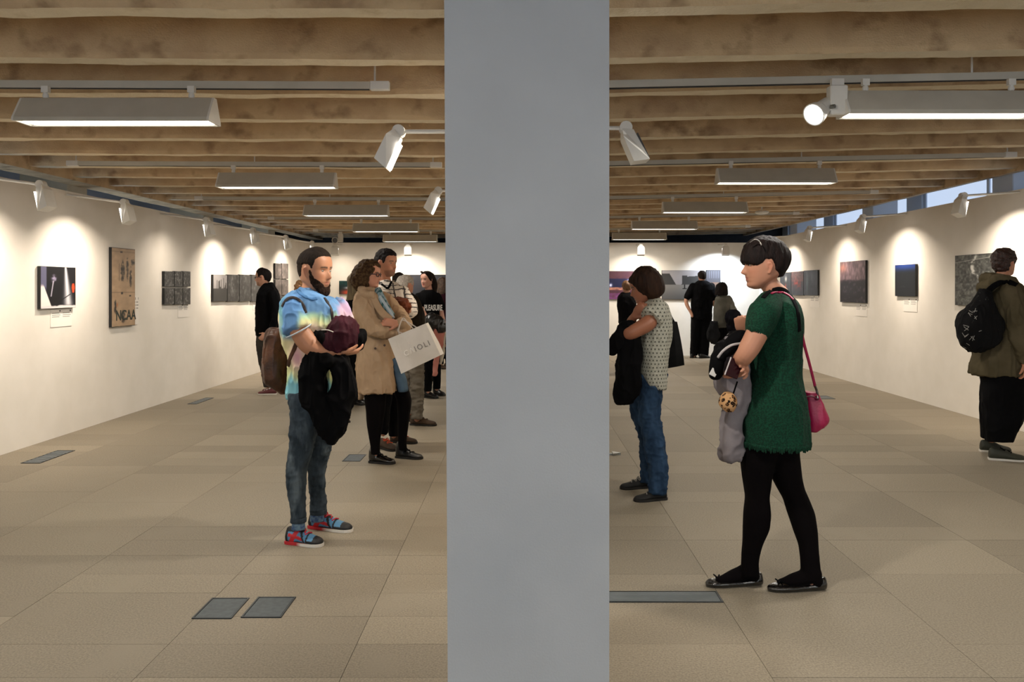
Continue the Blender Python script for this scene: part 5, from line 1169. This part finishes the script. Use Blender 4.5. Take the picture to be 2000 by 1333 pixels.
Mp = Matrix.Translation(W(1434, 720, 3.775)) @ Matrix.Rotation(.35, 4, 'Y') @ Matrix.Rotation(.25, 4, 'Z')
t = thing('phone', 'Dark red phone held below the crossed arms of the green dress woman', 'phone', tuple(W(1434, 720, 3.775)))
MB().bbox(-.034, .034, -.004, .004, -.045, .045, .003, Mp).make('case', mat('dark red phone case', '2a0812', rough=.2), t); MB().bbox(-.037, -.034, -.005, .005, -.045, .045, .001, Mp).make('edge', mat('silver phone edge', 'b5aeb0', rough=.3), t)

# --- woman in the patterned top
f = Fig('Woman with a brown bob in a star-patterned cream top and jeans, head bowed', 5.75, 1270, vox=.0055)
f.head(1257, 560, .242, 180, 16, male=False).neck(1280, 594, .052).core((1282, 605, 0), (1275, 735, 0), .09)
lN = [(730, 1251, 1302, .12), (762, 1249, 1292, .11, -.02), (819, 1248, 1289, .09, -.05), (852, 1254, 1296, .085, -.08), (880, 1262, 1300, .08, -.1), (905, 1267, 1303, .075, -.12), (940, 1268, 1303, .072, -.14), (962, 1266, 1302, .068, -.14)]
lF = [(730, 1240, 1290, .12, .03), (760, 1235, 1275, .11, .06), (789, 1232, 1266, .09, .1), (822, 1236, 1263, .08, .13), (849, 1248, 1272, .07, .15), (880, 1252, 1273, .065, .17), (912, 1253, 1273, .065, .18), (942, 1249, 1276, .06, .18)]
f.legcore(lN); f.legcore(lF)
f.limb([(1281, 616, -.12, .048), (1264, 633, -.185, .056), (1238, 648, -.21, .050), (1225, 654, -.18, .046), (1232, 650, -.08, .036), (1244, 640, .0, .03)])
f.limb([(1290, 620, .17, .05), (1245, 650, .17, .045), (1233, 632, .04, .036), (1239, 618, -.06, .028)])
f.hand(f.p(1238, 620, -.07), f.p(1251, 601, -.10), (-.5, -1, .2), thumb=1, curl=(30, 34, 38, 42), size=.95)
f.body('8f5c45', lips='7a3c36', brow='2a1c14')
def cloth_uv(V):
    an = np.arctan2(V[:, 0] - xat(1278, 5.75), -(V[:, 1] - 5.75)); return np.stack([an * .16 + .6, V[:, 2] - .5 + .004 * noise3(V, 12, 4), 0 * an], 1)
def star_mat():
    m = bpy.data.materials.new('star printed cream cotton'); m.use_nodes = True; N, L = m.node_tree.nodes, m.node_tree.links; bs = N['Principled BSDF']
    bs.inputs['Roughness'].default_value = .9; bs.inputs['Specular IOR Level'].default_value = .15
    at = N.new('ShaderNodeAttribute'); at.attribute_name = 'Col'; sp = N.new('ShaderNodeSeparateColor'); L.new(at.outputs['Color'], sp.inputs[0])
    def M_(op, x, y=None, z=None):
        n = N.new('ShaderNodeMath'); n.operation = op
        for i, v in enumerate((x, y, z)):
            if v is None: continue
            if isinstance(v, (int, float)): n.inputs[i].default_value = v
            else: L.new(v, n.inputs[i])
        return n.outputs[0]
    def dots(k, r0, star):
        u, v = M_('MULTIPLY', sp.outputs[0], k), M_('MULTIPLY', sp.outputs[1], k); row = M_('FLOOR', v)
        u = M_('ADD', u, M_('MULTIPLY', M_('MODULO', row, 2), .5)); du, dv = M_('SUBTRACT', M_('FRACT', u), .5), M_('SUBTRACT', M_('FRACT', v), .5)
        r = M_('SQRT', M_('ADD', M_('MULTIPLY', du, du), M_('MULTIPLY', dv, dv)))
        lim = M_('ADD', M_('MULTIPLY', M_('COSINE', M_('MULTIPLY', M_('ARCTAN2', dv, du), 6)), .10 if star else 0), r0); return M_('LESS_THAN', r, lim)
    nz_ = N.new('ShaderNodeTexNoise'); nz_.inputs['Scale'].default_value = 25
    base = N.new('ShaderNodeValToRGB'); base.color_ramp.elements[0].color = (*lin('96958a'), 1); base.color_ramp.elements[1].color = (*lin('aeada0'), 1); L.new(nz_.outputs[0], base.inputs[0])
    c_ = base.outputs[0]
    for k, r0, st, cl in ((76, .14, False, '6c6b60'), (38, .19, True, '26261f')):
        mx = N.new('ShaderNodeMix'); mx.data_type = 'RGBA'; L.new(dots(k, r0, st), mx.inputs[0]); L.new(c_, mx.inputs[6]); mx.inputs[7].default_value = (*lin(cl), 1); c_ = mx.outputs[2]
    L.new(c_, bs.inputs['Base Color']); return m
sh = f.loft([(582, 1270, 1288, .06), (588, 1260, 1295, .11), (598, 1253, 1303, .155), (615, 1250, 1309, .175), (640, 1249, 1310, .172), (660, 1248, 1309, .165), (690, 1248, 1305, .155), (710, 1249, 1304, .15), (736, 1250, 1302, .15), (750, 1256, 1301, .145), (758, 1270, 1300, .12)])
f.limb([(1290, 600, -.08, .068), (1281, 612, -.13, .078), (1270, 624, -.168, .082)], sh, open_end=True); tp = cloth('top', sh, .0052, star_mat(), f.t, (.009, 10, 24), 4)
Vt = np.array([v.co + ORG[tp.name] for v in tp.data.vertices]); ca = tp.data.color_attributes.new('Col', 'FLOAT_COLOR', 'POINT'); cc_ = np.ones((len(Vt), 4)); cc_[:, :3] = cloth_uv(Vt); ca.data.foreach_set('color', cc_.ravel())
DEN = fabric('blue denim', '1c2c40', '2e435c', scale=18, stretch=(1, 1, .4), contrast=(.3, .7))
tb = f.loft(lN); f.loft(lF, mb=tb); cloth('jeans', tb, .007, DEN, f.t, (.010, 14, 30), 3, stretch=(.9, .9, 1.0))
CANV = mat('black canvas', '0c0c0c', '101010', rough=.8); GL = mat('grey lace', '77736d', rough=.8)
f.shoe((1301, 5.62), (1239, 5.56), 0, .075, .045, CANV, RUBBER, lace=GL); f.shoe((1268, 5.95), (1212, 5.90), 0, .075, .045, CANV, RUBBER, lace=GL)
BOB = mat('dark brown bob hair', '1c100a', '2e1c12', rough=.7, scale=45, stretch=(1, 1, .2), bump=.7, bscale=120, c3='3d2818', scale3=9, spec=.15)
f.shell('hair', lambda deg, z, y, x: .03 * sst(-.01, .03, z - np.interp(deg, [0, 30, 55, 75, 180], [.72, .66, .40, .25, .15])) - .07 * sst(.03, -.01, z - np.interp(deg, [0, 30, 55, 75, 180], [.72, .66, .40, .25, .15])), BOB, vox=.005, noise=(.004, 70, (1, 1, .2)),
        extra=lambda mb: loft([(520, 1252, 1270, .05), (524, 1242, 1280, .085), (533, 1235, 1288, .11), (547, 1232, 1295, .125), (560, 1236, 1299, .13), (569, 1243, 1298, .13), (577, 1250, 1294, .12), (585, 1259, 1282, .09)], 5.77, mb=mb))
bk = loft([(630, 1212, 1236, .06), (645, 1205, 1242, .08), (665, 1204, 1248, .085), (690, 1207, 1250, .08), (715, 1206, 1250, .075), (740, 1203, 1251, .075), (765, 1200, 1250, .07), (780, 1201, 1238, .06), (788, 1207, 1230, .05)], 5.62, pw=2.7); bk.tube([W(1213, 648, 5.58), W(1203, 668, 5.55), W(1196, 686, 5.55)], [.04, .036, .028], 12)
garment('black_cardigan', 'Black cardigan hanging over the arm of the star-patterned top woman', 'jacket', bk, .007, BLACKCOAT, tuple(W(1228, 788, 5.62)), (.016, 11, 24), seed=8)
q = [W(1300, 630, 5.98), W(1321, 628.5, 5.98), W(1333.5, 712, 5.98), W(1302, 718, 5.98)]
t = thing('tote_bag', 'Black tote bag hanging behind the woman in the star-patterned top', 'bag', tuple(q[3]))
tm = MB(); R = []
for k in range(9):
    v = k / 8; a, b = q[0].lerp(q[3], v), q[1].lerp(q[2], v); th = .03 + .05 * math.sin(v * 2.4); R.append([tuple(a - Vector((0, th, 0))), tuple(a.lerp(b, .5) - Vector((0, th * 1.15, 0))), tuple(b - Vector((0, th, 0))), tuple(b + Vector((0, th, 0))), tuple(a.lerp(b, .5) + Vector((0, th * 1.15, 0))), tuple(a + Vector((0, th, 0)))])
tm.rings(R).make('bag_body', fabric('black tote canvas', '0d0d0d', '151414', rough=.6), t)
strap('handle', [q[0] + Vector((.01, 0, -.02)), W(1299, 600, 5.96), W(1294, 590, 5.9), W(1300, 600, 5.9), q[1] + Vector((-.01, 0, -.02))], .009, BLACKM, t)

# --- man with the backpack at the right edge
f = Fig('Man in an olive hooded sweatshirt and wide black trousers viewing the right wall', 6.98, 1965, vox=.006)
f.head(1961, 514, .238, 28, -3).neck(1957, 548, .056).core((1960, 565, 0), (1958, 720, 0), .11)
lN = [(715, 1920, 1998, .17, -.05), (770, 1921, 1999, .16, -.07), (800, 1922, 1996, .15, -.08), (822, 1923, 1991, .14, -.09), (845, 1925, 1981, .12, -.10), (862, 1927, 1976, .10, -.10)]; lF = [(715, 1922, 1985, .15, .1), (800, 1919, 1965, .13, .2), (858, 1920, 1950, .10, .26)]
f.legcore(lN); f.legcore(lF); f.limb([(1998, 700, -.26, .03), (2001, 712, -.27, .025)]); f.hand(f.p(2001, 708, -.27), f.p(2004, 732, -.27), (1, -1, 0)); f.body('b07a5e')
hl5 = short_line(.76, .72, .52, .40, .12)
f.shell('hair', lambda deg, z, y, x: (.045 + .03 * sst(.7, .95, z)) * sst(-.01, .03, z - hl5(deg)) - .07 * sst(.03, -.01, z - hl5(deg)), mat('dark auburn curls', '1f0e0a', '35190f', rough=.5, scale=45, bump=.9, bscale=90), vox=.0055, noise=(.009, 55, (1, 1, 1)))
OLIVE = fabric('olive grey fleece', '47402f', '554d3b', scale=6)
hd = f.loft([(541, 1942, 1974, .09), (550, 1932, 1984, .15), (562, 1926, 1990, .20), (580, 1923, 1994, .23), (620, 1920, 1996, .235), (660, 1917, 1997, .235), (690, 1908, 1998, .235), (718, 1900, 2000, .24), (732, 1901, 2000, .24)])
f.limb([(1972, 565, -.17, .075), (1982, 610, -.23, .072), (1990, 655, -.26, .066), (1998, 692, -.27, .052), (2001, 704, -.27, .045)], hd)
cloth('hoodie', hd, .008, OLIVE, f.t, (.016, 9, 20), 4)
hm = MB().tube([f.p(1932, 556, .0), f.p(1922, 562, -.06), f.p(1930, 560, -.15), f.p(1950, 545, -.19), f.p(1972, 547, -.17), f.p(1984, 556, -.06)], [.05, .055, .055, .042, .038, .03], 14); hm.ell(f.p(1936, 546, -.02), (.085, .11, .06)); cloth('hood', hm, .007, OLIVE, f.t, (.010, 14, 26), 3)
tb = f.loft(lN); f.loft(lF, mb=tb); cloth('trousers', tb, .009, BLACKM, f.t, (.008, 8, 18), 3)
OLS = mat('olive trainer', '23241a', '2c2d20', rough=.7); f.shoe((1931, 6.92), (2003, 6.84), 0, .105, .053, OLS, WHITERUB, lace=BLACKM, name='trainer'); f.shoe((1914, 7.26), (1975, 7.2), 0, .105, .053, OLS, WHITERUB, name='trainer')
M_SCR = mat('white paint marker', '8f8d88', rough=.8)
def bpk(V):
    C = np.ones((len(V), 3)) * np.array(lin_s('0b0b0c')); n = noise3(V, (30, 30, 18), 4) + .4 * noise3(V, 60, 5)
    return mixV(C, '77756f', (sst(.02, .0, np.abs(n - .95)) * (noise3(V, 9, 7) > .75)).astype(float) * .5)
bg = loft([(566, 1916, 1930, .05), (585, 1907, 1934, .09), (605, 1889, 1940, .13), (620, 1879, 1948, .15), (635, 1872, 1955, .16), (655, 1874, 1952, .16), (670, 1880, 1944, .15), (682, 1888, 1928, .12), (688, 1898, 1912, .08)], 6.82)
t = garment('backpack', 'Black backpack with thin white scribbles worn by the man in the olive hoodie', 'backpack', bg, .0055, ATTRCLOTH, tuple(W(1905, 688, 6.82)), (.012, 10, 22), cols=bpk, part='bag_body')
rs = random.Random(5)
for (px_, py_, n_, L_) in ((1893, 612, 3, 9), (1906, 608, 2, 10), (1890, 640, 3, 12), (1884, 655, 3, 10), (1900, 662, 3, 11), (1888, 676, 2, 8), (1914, 650, 1, 6), (1902, 622, 2, 8)):
    for q in range(n_):
        an = rs.uniform(-1.2, 1.2); dx_, dy_ = math.cos(an) * L_ / 2, math.sin(an) * L_ / 2; jx, jy = rs.uniform(-4, 4), rs.uniform(-3, 3)
        drape('white_scribble', [(px_ + jx - dx_, py_ + jy - dy_), (px_ + jx + rs.uniform(-1, 1), py_ + jy), (px_ + jx + dx_, py_ + jy + dy_)], .0022, M_SCR, t, [t.children[0]], th=.001, lift=.001)
HO = [o for o in f.t.children if o.name.startswith(('hood', 'body'))]
drape('strap', [(1922, 580), (1930, 569), (1940, 560), (1952, 553), (1966, 551), (1978, 554), (1986, 558)], .026, BLACKM, t, HO, th=.008)
drape('strap', [(1958, 634), (1950, 646), (1940, 660)], .020, BLACKM, t, HO)
drape('strap', [(1918, 580), (1930, 590), (1936, 604), (1942, 620), (1952, 634)], .020, BLACKM, t, HO)

# --- couple at the back wall and the blonde person by the column
simple('Man in black seen from behind at the desert landscape photograph on the back wall', 16.95, 1368, (1371, 540), .235, 95, DARKHAIR,
       [(549, 1363, 1380, .09), (554, 1356, 1391, .14), (565, 1350, 1394, .17), (590, 1350, 1391, .16), (618, 1350, 1390, .15), (625, 1350, 1390, .15)],
       [[(618, 1350, 1372, .13), (650, 1349, 1368, .11), (695, 1348, 1362, .09)], [(618, 1367, 1390, .13), (650, 1366, 1387, .11), (696, 1364, 1383, .09)]],
       shoes=(((1350, 16.85), (1357, 17.10)), ((1366, 16.80), (1386, 16.9))), limbs=([(1353, 560, 0, .08), (1343, 580, -.05, .075)], [(1390, 560, 0, .08), (1394, 580, -.05, .075)]),
       arm=([(1346, 570, -.02, .05), (1340, 590, -.05, .042), (1350, 612, -.08, .032), (1352, 618, -.1, .03)], [(1392, 570, 0, .05), (1395, 596, -.03, .04)]), cname='shirt')
GC = fabric('grey marl cardigan', '4f4e47', '5f5d55')
f = simple('Black-bobbed woman in a grey cardigan beside the man in black at the back wall', 16.4, 1410, (1410, 562), .22, 100, BLACKHAIR,
       [(577, 1402, 1420, .08), (582, 1397, 1426, .13), (600, 1394, 1425, .15), (625, 1393, 1423, .14), (640, 1392, 1422, .15)],
       [[(636, 1396, 1412, .1), (700, 1402, 1412, .06)], [(636, 1408, 1424, .1), (700, 1411, 1421, .06)]], cm=GC, shoes=(((1403, 16.4), (1411, 16.6)), ((1412, 16.4), (1420, 16.6))), male=False, cname='cardigan',
       limbs=([(1423, 584, 0, .07), (1430, 600, -.1, .065), (1434, 612, -.2, .06)],), hairextra=lambda mb: loft([(552, 1405, 1416, .05), (556, 1399, 1420, .11), (568, 1397, 1421, .13), (577, 1396, 1422, .12)], 16.4, mb=mb), vox=.013)
garment('dark_coat', 'Dark coat bundled on the arm of the woman in the grey cardigan', 'coat', MB().ell(W(1434, 624, 16.1), (.17, .14, .22), Matrix.Rotation(-.5, 4, 'Y')).ell(W(1430, 640, 16.12), (.12, .1, .12)), .014, fabric('navy black wool', '0b0b10', '101017'), tuple(W(1432, 655, 16.1)), (.02, 10, 20))
garment('dark_jacket', 'Dark jacket hanging between the two people at the back wall', 'jacket', loft([(628, 1388, 1402, .08), (645, 1383, 1404, .09), (660, 1381, 1406, .08), (671, 1390, 1397, .05)], 16.2), .014, fabric('charcoal cloth', '141517', '1c1d20'), tuple(W(1393, 671, 16.2)), (.02, 10, 20))
simple('Sandy-haired person in black between the column and the star-patterned top woman', 13.6, 1222, (1224, 561), .22, 100, mat('sandy hair', '5a3c22', '7a5634', rough=.6, scale=40, bump=.5, bscale=100),
       [(572, 1214, 1230, .08), (578, 1207, 1238, .14), (595, 1205, 1243, .17), (620, 1208, 1242, .15), (632, 1208, 1241, .15)], [[(628, 1209, 1224, .09), (728, 1212, 1222, .06)], [(628, 1223, 1240, .09), (728, 1225, 1236, .06)]],
       shoes=(((1214, 13.6), (1220, 13.8)), ((1228, 13.6), (1234, 13.8))), male=False)
